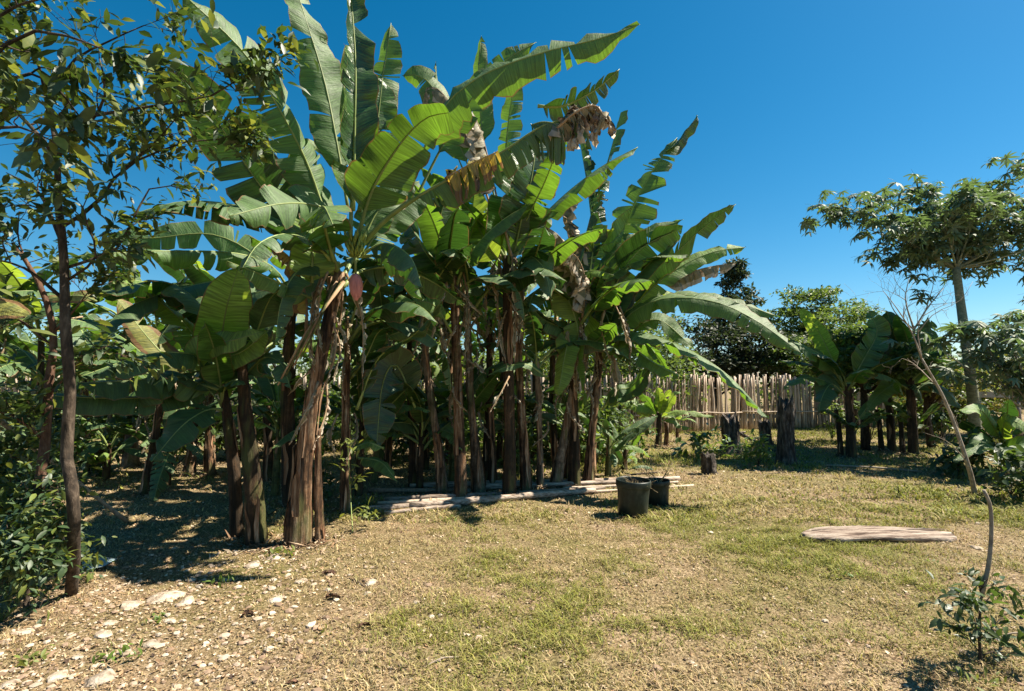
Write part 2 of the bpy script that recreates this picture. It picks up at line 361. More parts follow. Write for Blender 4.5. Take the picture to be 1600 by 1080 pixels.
def crown(par, top, n, length, seed, mats='ggdd', wid=1.0, amin=0, amax=360, which=None, spread=0.0):
    """n leaves of the shared kinds, sprouting from the world point top"""
    rng = random.Random(seed); base = Vector(par.location)
    for i in range(n):
        k = rng.choice(which) if which else rng.randrange(len(GL))
        lm, rm = gl_mesh(k, rng.choice(mats))
        az = R(amin + (amax - amin) * (i + rng.random() * 0.8) / n); s = length * (0.75 + 0.5 * rng.random())
        mt = Matrix.Translation(top - base + Vector((0, 0, -spread * rng.random()))) @ Matrix.Rotation(az, 4, 'Z') @ Matrix.Rotation(R(rng.gauss(0, 10)), 4, 'Y') @ Matrix.Rotation(R(rng.gauss(0, 14)), 4, 'X') @ Matrix.Diagonal((s, s * wid * (0.85 + 0.3 * rng.random()), s, 1))
        o = link('leaf', lm, par, mt); link('midrib', rm, o)

def pstem(par, pts, rad, m='stem', seed=0, strips=5, name='pseudostem', n=18, ridge=0.10, strip_r=1.0):
    """layered banana stem: ridged tapering column with peeling sheath strips"""
    rng = random.Random(seed * 31 + 5); mid, L = catmull(pts, 26); base = Vector(par.location); rad = [r * 0.80 for r in rad]
    rr, _ = catmull([Vector((r, 0, 0)) for r in rad], 26) if len(rad) > 2 else ([Vector((rad[0] + (rad[-1] - rad[0]) * i / 25, 0, 0)) for i in range(26)], 0)
    if len(rad) > 2:
        rr = [Vector((np.interp(i / 25 * (len(rad) - 1), range(len(rad)), rad), 0, 0)) for i in range(26)]
    mb = MB(); b0 = 0; ph = [rng.random() * 6.3 for _ in range(5)]
    a = Vector((1, 0, 0))
    for i, p in enumerate(mid):
        t = (mid[min(i + 1, 25)] - mid[max(i - 1, 0)]).normalized(); a = (a - t * a.dot(t)).normalized(); b = t.cross(a)
        lay = 1 + 0.09 * ((i * 0.31 + ph[4]) % 1.0)
        for j in range(n):
            q = 2 * math.pi * j / n
            r = rr[i].x * lay * (1 + ridge * math.sin(3 * q + ph[0] + i * 0.10) + ridge * 0.6 * math.sin(7 * q + ph[1] - i * 0.07) + ridge * 0.5 * (rng.random() - 0.5))
            mb.v.append(p + (a * math.cos(q) + b * math.sin(q)) * r)
    for i in range(25):
        for j in range(n):
            j2 = (j + 1) % n; mb.face((i * n + j, i * n + j2, (i + 1) * n + j2, (i + 1) * n + j))
    mb.face(tuple(25 * n + j for j in range(n)))
    o = link(name, shift(mb, base).mesh(name, M[m]), par)
    for k in range(strips):     # peeling dry sheaths
        q = rng.random() * 6.28 if k % 3 else (-1.57 + rng.gauss(0, 0.7)); i0 = rng.randrange(0, 16); ln = rng.randrange(5, 10); sw = R(rng.uniform(12, 26))
        st = MB(); peel = rng.uniform(0.1, 0.9) * strip_r; ns = 4
        cnt = 0
        for i in range(i0, min(26, i0 + ln)):
            f = (i - i0) / (ln - 1)
            t = (mid[min(i + 1, 25)] - mid[max(i - 1, 0)]).normalized(); aa = Vector((1, 0, 0)); aa = (aa - t * aa.dot(t)).normalized(); b = t.cross(aa)
            out = 1.13 + peel * (f - 0.35) ** 2 * (1.3 if f > 0.35 else 0.6)
            for j in range(ns):
                qq = q + sw * (j / (ns - 1) - 0.5) * (0.12 + 1.5 * math.sin(math.pi * min(1, 0.12 + f * 0.88)) ** 0.6) * (1 + 0.25 * rng.gauss(0, 1)) + 0.15 * math.sin(i * 0.9 + k)
                st.v.append(mid[i] + (aa * math.cos(qq) + b * math.sin(qq)) * rr[i].x * (out + 0.06 * abs(j - 1.5) + 0.05 * rng.random()))
            cnt += 1
        for i in range(cnt - 1):
            for j in range(ns - 1): A = i * ns + j; st.face((A, A + 1, A + ns + 1, A + ns))
        link('dry_sheath', shift(st, base).mesh('dry_sheath', M['sheath']), par)
    return o

def hanging_dead(par, top, length, seed, n=3, mat='x', w=0.05):
    """crumpled dead leaves hanging against the stem"""
    rng = random.Random(seed)
    for i in range(n):
        a = rng.random() * 6.28; r0 = 0.10 + 0.06 * rng.random(); p = top + Vector((math.cos(a) * r0, math.sin(a) * r0, 0.02))
        pts = [p]; dx, dy = rng.gauss(0, 0.05), rng.gauss(0, 0.05)
        L = length * (0.6 + 0.5 * rng.random())
        for k in range(1, 5):
            pts.append(pts[0] + Vector((math.cos(a) * 0.07 * math.sin(k) + dx * k, math.sin(a) * 0.07 * math.sin(k) + dy * k - 0.02 * k, -L * k / 4)))
        mb, rb = blade(pts, w + 0.04 * rng.random(), ang=rng.uniform(-60, 60), d=(70, 70), tears=(6, 6), pet=0.08, hang=0.3, seed=seed * 9 + i, jit=35, crumple=0.5, nlen=22, nw=4, wave=0.02, rib=0.012)
        base = Vector(par.location)
        o = link('dead_leaf', shift(mb, base).mesh('dead_leaf', M[mat]), par); link('midrib', shift(rb, base).mesh('midrib', M['rib_dry']), o)

# ------------------------------------------------------------------ leafy scatter
def leaf_mesh(name, mat, L=1.0, Wd=0.34, fold=0.12, droop=0.18, nseg=4):
    mb = MB()
    for i in range(nseg + 1):
        u = i / nseg; w = Wd * 0.5 * math.sin(math.pi * min(1, u * 0.97 + 0.02)) ** 0.75; z = -droop * u * u
        mb.v += [Vector((u * L, -w, z + fold * w * 2)), Vector((u * L, 0, z)), Vector((u * L, w, z + fold * w * 2))]
    for i in range(nseg):
        A = i * 3
        mb.face((A, A + 3, A + 4, A + 1)); mb.face((A + 1, A + 4, A + 5, A + 2))
    return mb.mesh(name, mat), mb
def palmate_mesh(name, mat, n=8, seed=1):
    rng = random.Random(seed); mb = MB()
    mb.tube([(-0.9, 0, 0.25), (-0.4, 0, 0.2), (0, 0, 0)], 0.012, 3)
    for k in range(n):
        a = 2 * math.pi * (k + 0.5 * rng.random()) / n; L = 0.75 + 0.35 * rng.random(); dr = 0.25 + 0.5 * rng.random()
        c, s = math.cos(a), math.sin(a); b0 = len(mb.v)
        for i in range(4):
            u = i / 3 * 0.98 + 0.02; w = 0.15 * math.sin(math.pi * (u * 0.85 + 0.08)) ** 0.8; x = L * u; z = -dr * u * u * L
            for y, zz in ((-w, 0.03), (0, 0), (w, 0.03)): mb.v.append(Vector((x * c - y * s, x * s + y * c, z + zz)))
        for i in range(3):
            A = b0 + i * 3; mb.face((A, A + 3, A + 4, A + 1)); mb.face((A + 1, A + 4, A + 5, A + 2))
    return mb.mesh(name, mat), mb
def place_leaves(par, mats4, variants, nmax=290, pname='leaf', mat_of=None):
    """the largest in view become objects of their own, the rest one joined foliage part"""
    base = Vector(par.location); inv = []
    for i, m in enumerate(mats4):
        p = m.to_translation(); x, y, dd = proj(p)
        vis = -20 < x < 1620 and -20 < y < 1100 and dd > 0.3
        inv.append((0 if vis else 1, dd / max(1e-3, m.to_scale().x), i))
    inv.sort(); first = set(i for v, _, i in inv[:nmax] if v == 0)
    rest = {}
    for i, m in enumerate(mats4):
        k = i % len(variants)
        if i in first: link(pname, variants[k][0], par, Matrix.Translation(-base) @ m)
        else: rest.setdefault(variants[k][0].materials[0].name, []).append((k, m))
    if rest:
        V = []; Fc = []; mi = []; off = 0; ml = []
        for q, (mn, items) in enumerate(rest.items()):
            ml.append(bpy.data.materials[mn])
            for k, m in items:
                src = variants[k][1]; a = np.array([tuple(v) for v in src.v]); mm = np.array(m)
                V.append(a @ mm[:3, :3].T + mm[:3, 3] - np.array(base))
                Fc += [tuple(j + off for j in f) for f in src.f]; mi += [q] * len(src.f); off += len(a)
        me = bpy.data.meshes.new('foliage'); me.from_pydata(np.concatenate(V).tolist(), [], Fc)
        for x in ml: me.materials.append(x)
        me.polygons.foreach_set('material_index', mi); me.polygons.foreach_set('use_smooth', [True] * len(Fc)); me.update()
        tag(link('foliage', me, par), kind='stuff')
def rmat(rng, p, s, dirv=None, spread=0.5, up=0.0):
    d = Vector((rng.gauss(0, 1), rng.gauss(0, 1), rng.gauss(0, 0.7) + up)).normalized()
    if dirv is not None: d = (dirv.normalized() * (1 - spread) + d * spread).normalized()
    z = Vector((rng.gauss(0, 0.45), rng.gauss(0, 0.45), 1)); y = z.cross(d).normalized(); z = d.cross(y).normalized()
    m = Matrix((d, y, z)).transposed().to_4x4()
    return Matrix.Translation(p) @ m @ Matrix.Scale(s, 4)
def grow(mb, rng, pts, r0, r1, lvl, tips, ln=0.5, nb=4, bend=0.35, n=5, up=0.25, tipn=1):
    """tube along pts with random side branches; tips collects (point, direction)"""
    m, L = catmull(pts, 8); rad = [r0 + (r1 - r0) * i / 7 for i in range(8)]
    mb.tube(m, rad, n if r0 > 0.02 else 4)
    tips.append((m[-1], (m[-1] - m[-2]).normalized()))
    if lvl <= 0:
        return
    for k in range(nb):
        i = rng.randrange(2, 8); p = m[i]; t = (m[i] - m[i - 1]).normalized()
        d = (t * 0.6 + Vector((rng.gauss(0, 0.6), rng.gauss(0, 0.6), rng.gauss(0, 0.5) + up))).normalized()
        q = [p]; dd = d.copy(); l = ln * (0.6 + 0.7 * rng.random())
        for j in range(3):
            q.append(q[-1] + dd * l / 3); dd = (dd + Vector((rng.gauss(0, bend), rng.gauss(0, bend), rng.gauss(0, bend)))).normalized()
        grow(mb, rng, q, rad[i] * 0.6, max(0.0015, rad[i] * 0.2), lvl - 1, tips, ln * 0.65, nb, bend, n, up)

# ================================================================== GROUND
rngn = np.random.default_rng(7)
_tab = rngn.random((256, 256))
def vnoise(x, y, s):
    x = np.asarray(x) * s + 100.3; y = np.asarray(y) * s + 57.1
    xi = np.floor(x).astype(int); yi = np.floor(y).astype(int); fx = x - xi; fy = y - yi
    fx = fx * fx * (3 - 2 * fx); fy = fy * fy * (3 - 2 * fy)
    g = lambda a, b: _tab[a % 256, b % 256]
    return (g(xi, yi) * (1 - fx) + g(xi + 1, yi) * fx) * (1 - fy) + (g(xi, yi + 1) * (1 - fx) + g(xi + 1, yi + 1) * fx) * fy
def gz(x, y):
    x = np.asarray(x, float); y = np.asarray(y, float)
    fade = np.clip((60 - np.hypot(x, y)) / 30, 0, 1)
    z = (vnoise(x, y, 0.35) - 0.5) * 0.05 + (vnoise(x, y, 1.3) - 0.5) * 0.03 + (vnoise(x, y, 5) - 0.5) * 0.014
    return z * fade
def gzs(x, y): return float(gz(x, y))
def make_ground():
    xs = np.concatenate([[-1500, -600, -250, -100, -50, -30], np.linspace(-20, 20, 330), [30, 50, 100, 250, 600, 1500]])
    ys = np.concatenate([[-400, -100, -30, -8, -3, 0, 1], np.linspace(1.6, 9, 190), np.linspace(9.1, 30, 150), [40, 60, 100, 250, 600, 2500]])
    X, Y = np.meshgrid(xs, ys); Z = gz(X, Y)
    ny, nx = X.shape; v = np.stack([X.ravel(), Y.ravel(), Z.ravel()], 1)
    i = np.arange(ny - 1)[:, None] * nx + np.arange(nx - 1)[None, :]; i = i.ravel()
    f = np.stack([i, i + 1, i + nx + 1, i + nx], 1)
    me = bpy.data.meshes.new('ground'); me.from_pydata(v.tolist(), [], f.tolist())
    m, n, l, b = nmat('ground_dry_grass', 0.95); b.inputs['Specular IOR Level'].default_value = 0.15
    tc = n.new('ShaderNodeTexCoord').outputs['Object']
    n1 = noise(n, l, tc, 0.55, 5, 0.6); n2 = noise(n, l, tc, 7, 6, 0.7); n3 = noise(n, l, tc, 45, 4, 0.7); n4 = noise(n, l, tc, 1.7, 4, 0.65)
    c = ramp(n, [(0.34, (0.045, 0.030, 0.018)), (0.45, (0.19, 0.130, 0.075)), (0.56, (0.37, 0.265, 0.165)), (0.70, (0.52, 0.41, 0.28))]); l.new(n3.outputs[0], c.inputs[0])
    g = ramp(n, [(0.3, (0.045, 0.055, 0.012)), (0.5, (0.13, 0.125, 0.03)), (0.72, (0.29, 0.26, 0.09))]); l.new(n3.outputs[0], g.inputs[0])
    mx = mixc(n, l, maprange(n, l, n1.outputs[0], 0.42, 0.62, 0.1, 0.8), c.outputs[0], g.outputs[0])
    mx = mixc(n, l, maprange(n, l, n4.outputs[0], 0.50, 0.68, 0, 0.55), mx, (0.24, 0.16, 0.085))
    mx = mixc(n, l, maprange(n, l, n2.outputs[0], 0.35, 0.65, 0.35, 0), mx, (0.08, 0.055, 0.03))
    l.new(mx, b.inputs['Base Color'])
    ad = n.new('ShaderNodeMath'); ad.operation = 'ADD'; l.new(n2.outputs[0], ad.inputs[0]); l.new(n3.outputs[0], ad.inputs[1])
    bump(n, l, ad.outputs[0], b, 0.9, 0.03)
    me.materials.append(m); me.polygons.foreach_set('use_smooth', [True] * len(f)); me.update()
    tag(link('ground', me), kind='structure')
make_ground()

# where green grass grows and where gravel lies (world coordinates)
def greenness(x, y):
    g = vnoise(x, y, 0.55) * 0.6 + vnoise(x, y, 1.7) * 0.4
    g = g + 0.10 * np.clip((y - 4) / 8, 0, 1) + 0.12 * np.clip((x - 0.0) / 4, 0, 1) - 0.16 * np.clip((-x - 0.2) / 1.2, 0, 1) - 0.13 * np.clip((4.6 - y) / 1.6, 0, 1) * np.clip((2.2 - x) / 1.5, 0, 1)
    return g
def gravel(x, y):    # the stony strip at lower left
    t = (x + 2.55) * 0.82 + (y - 3.9) * -0.50
    a = np.exp(-((x + 2.35 + (y - 3.6) * 0.25) / 1.05) ** 2) * np.clip((5.6 - y) / 0.8, 0, 1)
    return np.clip(a * 1.25 + (vnoise(x, y, 1.5) - 0.5) * 0.8 * a, 0, 1)
def attrmat(name, rough, tf, tmul):
    m, n, l, b = nmat(name, rough); b.inputs['Specular IOR Level'].default_value = 0.2
    a = n.new('ShaderNodeAttribute'); a.attribute_name = 'tint'; l.new(a.outputs['Color'], b.inputs['Base Color'])
    if tf:
        tr = n.new('ShaderNodeBsdfTranslucent'); l.new(mixc(n, l, 1.0, a.outputs['Color'], tmul, 'MULTIPLY'), tr.inputs[0])
        mx = n.new('ShaderNodeMixShader'); mx.inputs[0].default_value = tf
        l.new(b.outputs[0], mx.inputs[1]); l.new(tr.outputs[0], mx.inputs[2]); l.new(mx.outputs[0], n['Material Output'].inputs[0])
    return m
M['grass'] = attrmat('grass_blades', 0.65, 0.25, (1.3, 1.4, 0.8))
M['litter'] = attrmat('ground_litter', 0.85, 0.1, (1, 0.9, 0.7))
def npmesh(name, v, f, tint, mat, smooth=False):
    me = bpy.data.meshes.new(name); nv, nf, k = len(v), len(f), f.shape[1]
    me.vertices.add(nv); me.vertices.foreach_set('co', v.astype(np.float32).ravel())
    me.loops.add(nf * k); me.loops.foreach_set('vertex_index', f.astype(np.int32).ravel())
    me.polygons.add(nf); me.polygons.foreach_set('loop_start', np.arange(0, nf * k, k, dtype=np.int32))
    me.polygons.foreach_set('use_smooth', [smooth] * nf)
    me.update(calc_edges=True)
    if tint is not None:
        at = me.attributes.new('tint', 'FLOAT_COLOR', 'POINT'); at.data.foreach_set('color', np.concatenate([tint, np.ones((nv, 1))], 1).astype(np.float32).ravel())
    me.materials.append(mat); return me
def scatter_xy(n, y0, y1, power, side=1.12):
    u = rngn.random(n); y = (y0 ** power + u * (y1 ** power - y0 ** power)) ** (1 / power)
    x = (rngn.random(n) * 2 - 1) * y * side; return x, y
def make_grass():
    V = []; Fa = []; T = []; off = 0
    for (n, y0, y1, pw, h0, w0) in ((330000, 2.2, 7.0, 0.9, 0.023, 0.0030), (210000, 6.0, 19, 1.1, 0.038, 0.008)):
        x, y = scatter_xy(n, y0, y1, pw)
        g = greenness(x, y); gv = gravel(x, y)
        shade = (x < 1.2) & (y > 6.6)
        keep = rngn.random(n) < (0.40 + 1.1 * np.clip(g - 0.42, 0, 1)) * (1 - 0.85 * gv) * np.where(shade, 0.35, 1)
        tuft = vnoise(x, y, 7.0) * 0.6 + vnoise(x, y, 17.0) * 0.4
        keep &= rngn.random(n) < np.clip((tuft - 0.18) * 3.0, 0.25, 1)
        x, y, g, tuft = x[keep], y[keep], g[keep], tuft[keep]; n = len(x)
        gr = np.clip((g - 0.475) * 4.0 + rngn.normal(0, 0.38, n), 0, 1)[:, None]
        h = h0 * (0.5 + rngn.random(n)) * (0.75 + 1.3 * np.clip(g - 0.45, 0, 1)) * (0.6 + 1.1 * np.clip((tuft - 0.35) * 2.2, 0, 1.3)); a = rngn.random(n) * 6.283
        lean = 0.5 + 1.2 * rngn.random(n); w = w0 * (0.6 + 0.8 * rngn.random(n))
        z = gz(x, y); dx, dy = np.cos(a), np.sin(a)
        p = np.stack([x, y, z - 0.003], 1); side = np.stack([-dy, dx, 0 * x], 1) * w[:, None]
        m1 = p + np.stack([dx * h * lean * 0.5, dy * h * lean * 0.5, h * 0.75], 1)
        tp = p + np.stack([dx * h * lean * 1.5, dy * h * lean * 1.5, h * (1.15 - 0.3 * rngn.random(n))], 1)
        v = np.stack([p - side, p + side, m1 + side * 0.7, m1 - side * 0.7, tp], 1).reshape(-1, 3)
        i = np.arange(n)[:, None] * 5 + off
        f = np.concatenate([i + [0, 1, 2], i + [0, 2, 3], i + [3, 2, 4]], 0)
        dry = np.array([0.47, 0.36, 0.20]) * (0.25 + 1.05 * rngn.random((n, 1))) + rngn.normal(0, 0.015, (n, 3))
        grn = np.array([0.235, 0.235, 0.055]) * (0.35 + 1.1 * rngn.random((n, 1))) + rngn.normal(0, 0.012, (n, 3))
        c = np.clip(dry * (1 - gr) + grn * gr, 0.01, 0.8)
        V.append(v); Fa.append(f); T.append(np.repeat(c, 5, 0)); off += n * 5
    me = npmesh('grass', np.concatenate(V), np.concatenate(Fa), np.concatenate(T), M['grass'])
    tag(link('grass', me), 'short dry and green grass covering the clearing', 'grass', kind='stuff')
make_grass()
def make_litter():
    n = 100000; x, y = scatter_xy(n, 2.2, 14, 0.8); gv = gravel(x, y)
    shade = (x < 1.2) & (y > 6.2) | (x < -2.6) & (y > 4.2)
    keep = rngn.random(n) < 0.35 + 0.65 * gv + np.where(shade, 0.3, 0); x, y, gv = x[keep], y[keep], gv[keep]; n = len(x)
    s = (0.004 + 0.008 * rngn.random(n) ** 2.5) * (1 + 0.13 * y); a = rngn.random(n) * 6.283; asp = 0.35 + 0.6 * rngn.random(n)
    d = np.stack([np.cos(a), np.sin(a), rngn.normal(0, 0.3, n)], 1); e = np.stack([-np.sin(a), np.cos(a), rngn.normal(0, 0.3, n)], 1)
    p = np.stack([x, y, gz(x, y) + 0.006], 1); cu = (0.2 + rngn.random(n) * 0.5)
    D = d * s[:, None]; E = e * (s * asp)[:, None]; up = np.array([0, 0, 1]) * (s * cu)[:, None]
    v = np.stack([p - D + up, p - E * 0.9, p + E, p + D + up * 0.8], 1).reshape(-1, 3)
    i = np.arange(n)[:, None] * 4; f = np.concatenate([i + [0, 1, 2], i + [1, 3, 2]], 0)
    pal = np.array([[0.42, 0.32, 0.22], [0.28, 0.18, 0.10], [0.50, 0.41, 0.30], [0.13, 0.08, 0.045], [0.36, 0.24, 0.13], [0.06, 0.04, 0.03]])
    c = pal[rngn.choice(6, n, p=[.25, .24, .14, .13, .16, .08])] * (0.7 + 0.6 * rngn.random((n, 1)))
    me = npmesh('leaf_litter', v, f, np.repeat(np.clip(c, 0, 0.7), 4, 0), M['litter'])
    tag(link('leaf_litter', me), 'dead leaf scraps and chips strewn over the grass', 'leaf litter', kind='stuff')
make_litter()
def stone_arrays(n, seed):
    rr = np.random.default_rng(seed)
    t = (1 + 5 ** .5) / 2
    ico = np.array([(-1, t, 0), (1, t, 0), (-1, -t, 0), (1, -t, 0), (0, -1, t), (0, 1, t), (0, -1, -t), (0, 1, -t), (t, 0, -1), (t, 0, 1), (-t, 0, -1), (-t, 0, 1)]) / 1.9
    fc = np.array([(0, 11, 5), (0, 5, 1), (0, 1, 7), (0, 7, 10), (0, 10, 11), (1, 5, 9), (5, 11, 4), (11, 10, 2), (10, 7, 6), (7, 1, 8), (3, 9, 4), (3, 4, 2), (3, 2, 6), (3, 6, 8), (3, 8, 9), (4, 9, 5), (2, 4, 11), (6, 2, 10), (8, 6, 7), (9, 8, 1)])
    return ico, fc, rr
def make_gravel():
    ico, fc, rr = stone_arrays(1, 3); n = 60000; x, y = scatter_xy(n, 2.2, 12, 0.9); gv = gravel(x, y)
    keep = rngn.random(n) < gv * 1.0 + 0.03; x, y = x[keep], y[keep]; n = len(x)
    s = 0.0035 + 0.026 * rngn.random(n) ** 8
    v = ico[None] * (1 + rr.normal(0, 0.16, (n, 12, 3))) * np.stack([s * (0.7 + 0.7 * rr.random(n)), s * (0.7 + 0.6 * rr.random(n)), s * 0.5], 1)[:, None, :]
    a = rr.random(n) * 6.28; ca, sa = np.cos(a)[:, None], np.sin(a)[:, None]
    v = np.stack([v[..., 0] * ca - v[..., 1] * sa, v[..., 0] * sa + v[..., 1] * ca, v[..., 2]], 2) + np.stack([x, y, gz(x, y) + s * 0.2], 1)[:, None, :]
    f = (fc[None] + (np.arange(n) * 12)[:, None, None]).reshape(-1, 3)
    pal = np.array([[0.40, 0.31, 0.23], [0.30, 0.21, 0.145], [0.47, 0.39, 0.30], [0.22, 0.15, 0.10]])
    c = pal[rr.choice(4, n)] * (0.75 + 0.45 * rr.random((n, 1)))
    me = npmesh('gravel', v.reshape(-1, 3), f, np.repeat(c, 12, 0), M['litter'])
    tag(link('gravel', me), 'pale gravel and crumbs of stone in the bare strip', 'gravel', kind='stuff')
make_gravel()
def rock(px, py, wpx, hpx, label, seed, group='pale stones on the bare strip at lower left', flat=0.45):
    g = G(px, py); rng = random.Random(seed); import bmesh
    bm = bmesh.new(); bmesh.ops.create_icosphere(bm, subdivisions=4, radius=1)
    wpx *= .85; hpx *= .85; sx = wpx / 2 * g.y / F; sy = max(0.02, hpx / 2 * g.y / F / (CH / g.y) * 0.9); sy = min(sy, sx * 1.3)
    pl = [(Vector((rng.gauss(0, 1), rng.gauss(0, 1), rng.gauss(0, 1))).normalized(), 0.58 + 0.3 * rng.random()) for _ in range(14)]
    for v in bm.verts:
        p = v.co.copy()
        for nn, dd in pl:
            q = p.dot(nn)
            if q > dd: p -= nn * (q - dd) * 0.9
        v.co = Vector((p.x * sx, p.y * sy, p.z * sx * flat)) * (1.12 + rng.gauss(0, 0.012))
    me = bpy.data.meshes.new('stone'); bm.to_mesh(me); bm.free(); me.materials.append(M['stone'])
    o = link('stone', me); o.location = (g.x, g.y, gzs(g.x, g.y) - sx * flat * 0.10); o.rotation_euler.z = rng.random() * 0.6 - 0.3
    tag(o, label, 'stone', group); return o
rocks = [(157, 1062, 46, 32, 'largest pale stone, at the near bottom left edge of the bare strip'),
 (262, 936, 52, 26, 'broad flat stone lying just left of the long shadow'), (292, 944, 30, 18, 'second stone touching the broad flat one, half under the long shadow'),
 (205, 948, 40, 16, 'flat buff stone left of the broad flat stone'), (170, 976, 26, 14, 'small rounded white stone above the low flat slab'),
 (160, 997, 34, 12, 'long low slab of stone with grass at its edge'), (235, 1008, 30, 14, 'stone beside the tip of the long shadow'),
 (15, 1072, 26, 16, 'pale stone cut by the left bottom corner'), (90, 1060, 34, 22, 'stone between the corner stone and the largest pale stone'),
 (38, 990, 26, 12, 'pale stone at the dark edge of the shade on the far left'), (265, 972, 18, 10, 'small stone beside the middle of the long shadow'),
 (395, 882, 28, 12, 'pale stone just in front of the thick leaning stem'), (430, 872, 26, 12, 'pale stone right of the one in front of the thick stem'),
 (432, 940, 26, 14, 'grey pointed stone with a dark side on the gravel'), (355, 905, 20, 10, 'pebble sized stone above the long shadow'),
 (580, 915, 24, 12, 'white flat stone beside a dead twig in the grass'), (575, 931, 14, 8, 'tiny white stone below the white flat stone'),
 (1515, 1018, 26, 14, 'whitish stone under the small leafy plant at right'), (1490, 800, 22, 8, 'pale stone behind the plank at right'),
 (1280, 722, 12, 6, 'small white stone below the big charred stump'), (1525, 858, 18, 10, 'pale stone left of the leaning bare stalk'),
 (650, 944, 16, 7, 'white chip of stone in the middle of the dry grass'), (1080, 1029, 12, 8, 'lone round pebble in the grass at bottom centre'),
 (300, 905, 18, 9, 'stone above the flat stones at the shade edge'), (470, 912, 22, 10, 'pale stone on the gravel right of the thick stem'),
 (195, 1020, 24, 11, 'stone behind the largest pale stone'), (120, 1030, 20, 9, 'stone far left among the green sprigs')]
for i, (a, b, c, d_, lb) in enumerate(rocks): rock(a, b, c, d_, lb, 50 + i)

# ================================================================== FENCE
def make_fence():
    # corner points of the run, in world metres (seen right of the bananas, then behind them)
    run = [(15.6, 19.8), (13.0, 19.4), (8.0, 18.0), (3.6, 16.0), (1.0, 16.2), (-6, 17.0), (-20, 17.5)]
    base = Vector((8.0, 18.0, 0))
    fe = thing('bamboo_fence', base, 'tall rustic palisade of upright bamboo stakes behind the banana plants', 'fence', None)
    rng = random.Random(4); pts = []
    for (a, b) in zip(run[:-1], run[1:]):
        a = Vector((*a, 0)); b = Vector((*b, 0)); L = (b - a).length; t = 0
        while t < L: pts.append(a.lerp(b, t / L)); t += 0.064 + 0.022 * rng.random()
    def stake_mb(seed):
        r = random.Random(seed); mb = MB(); z = [0, 0.35, 0.8, 1.2, 1.6, 1.95]; x = 0; y = 0; q = []
        for k in z: q.append((x, y, k)); x += r.gauss(0, 0.012); y += r.gauss(0, 0.01)
        mb.tube(q, [0.038 * (1 - 0.06 * i + 0.05 * r.random()) for i in range(6)], 6); return mb
    sm = []
    for i in range(8):
        mb = stake_mb(i); sm.append((mb.mesh('stake', M['bamboo'] if i % 3 else M['bamboo_dark']), mb))
    near = []; rest = []
    for p in pts:
        x, y, d = proj(Vector((p.x, p.y, 1)))
        (near if 940 < x < 1480 else rest).append(p)
    near = near[:292] if len(near) <= 292 else near[:292]
    def mtx(p):
        s = 0.75 + 0.6 * rng.random()
        return Matrix.Translation(Vector((p.x, p.y + rng.gauss(0, 0.02), -0.02)) - base) @ Matrix.Rotation(R(rng.gauss(0, 1.6)), 4, 'Y') @ Matrix.Rotation(rng.random() * 6.28, 4, 'Z') @ Matrix.Diagonal((s, s, 0.97 + 0.045 * rng.gauss(0, 1), 1))
    used = set(id(p) for p in near)
    for p in near: link('stake', rng.choice(sm)[0], fe, mtx(p))
    mb = MB()
    for p in pts:
        if id(p) in used: continue
        m = mtx(p); src = sm[rng.randrange(8)][1]; o = len(mb.v); mb.v += [m @ v for v in src.v]; mb.f += [tuple(i + o for i in f) for f in src.f]; mb.uv += [None] * len(src.f); mb.mi += [0] * len(src.f)
    tag(link('stake_row', mb.mesh('stake_row', M['bamboo']), fe), kind='stuff')
    for z, dy in ((0.62, -0.08), (1.45, 0.07)):
        for a, b in zip(run[:-1], run[1:]):
            mb = MB(); A = Vector((*a, z)); B = Vector((*b, z)); pp = [A.lerp(B, k / 6) + Vector((0, dy, rng.gauss(0, 0.025))) - base for k in range(7)]
            mb.tube(pp, 0.022, 6); link('rail', mb.mesh('rail', M['bamboo']), fe)
make_fence()

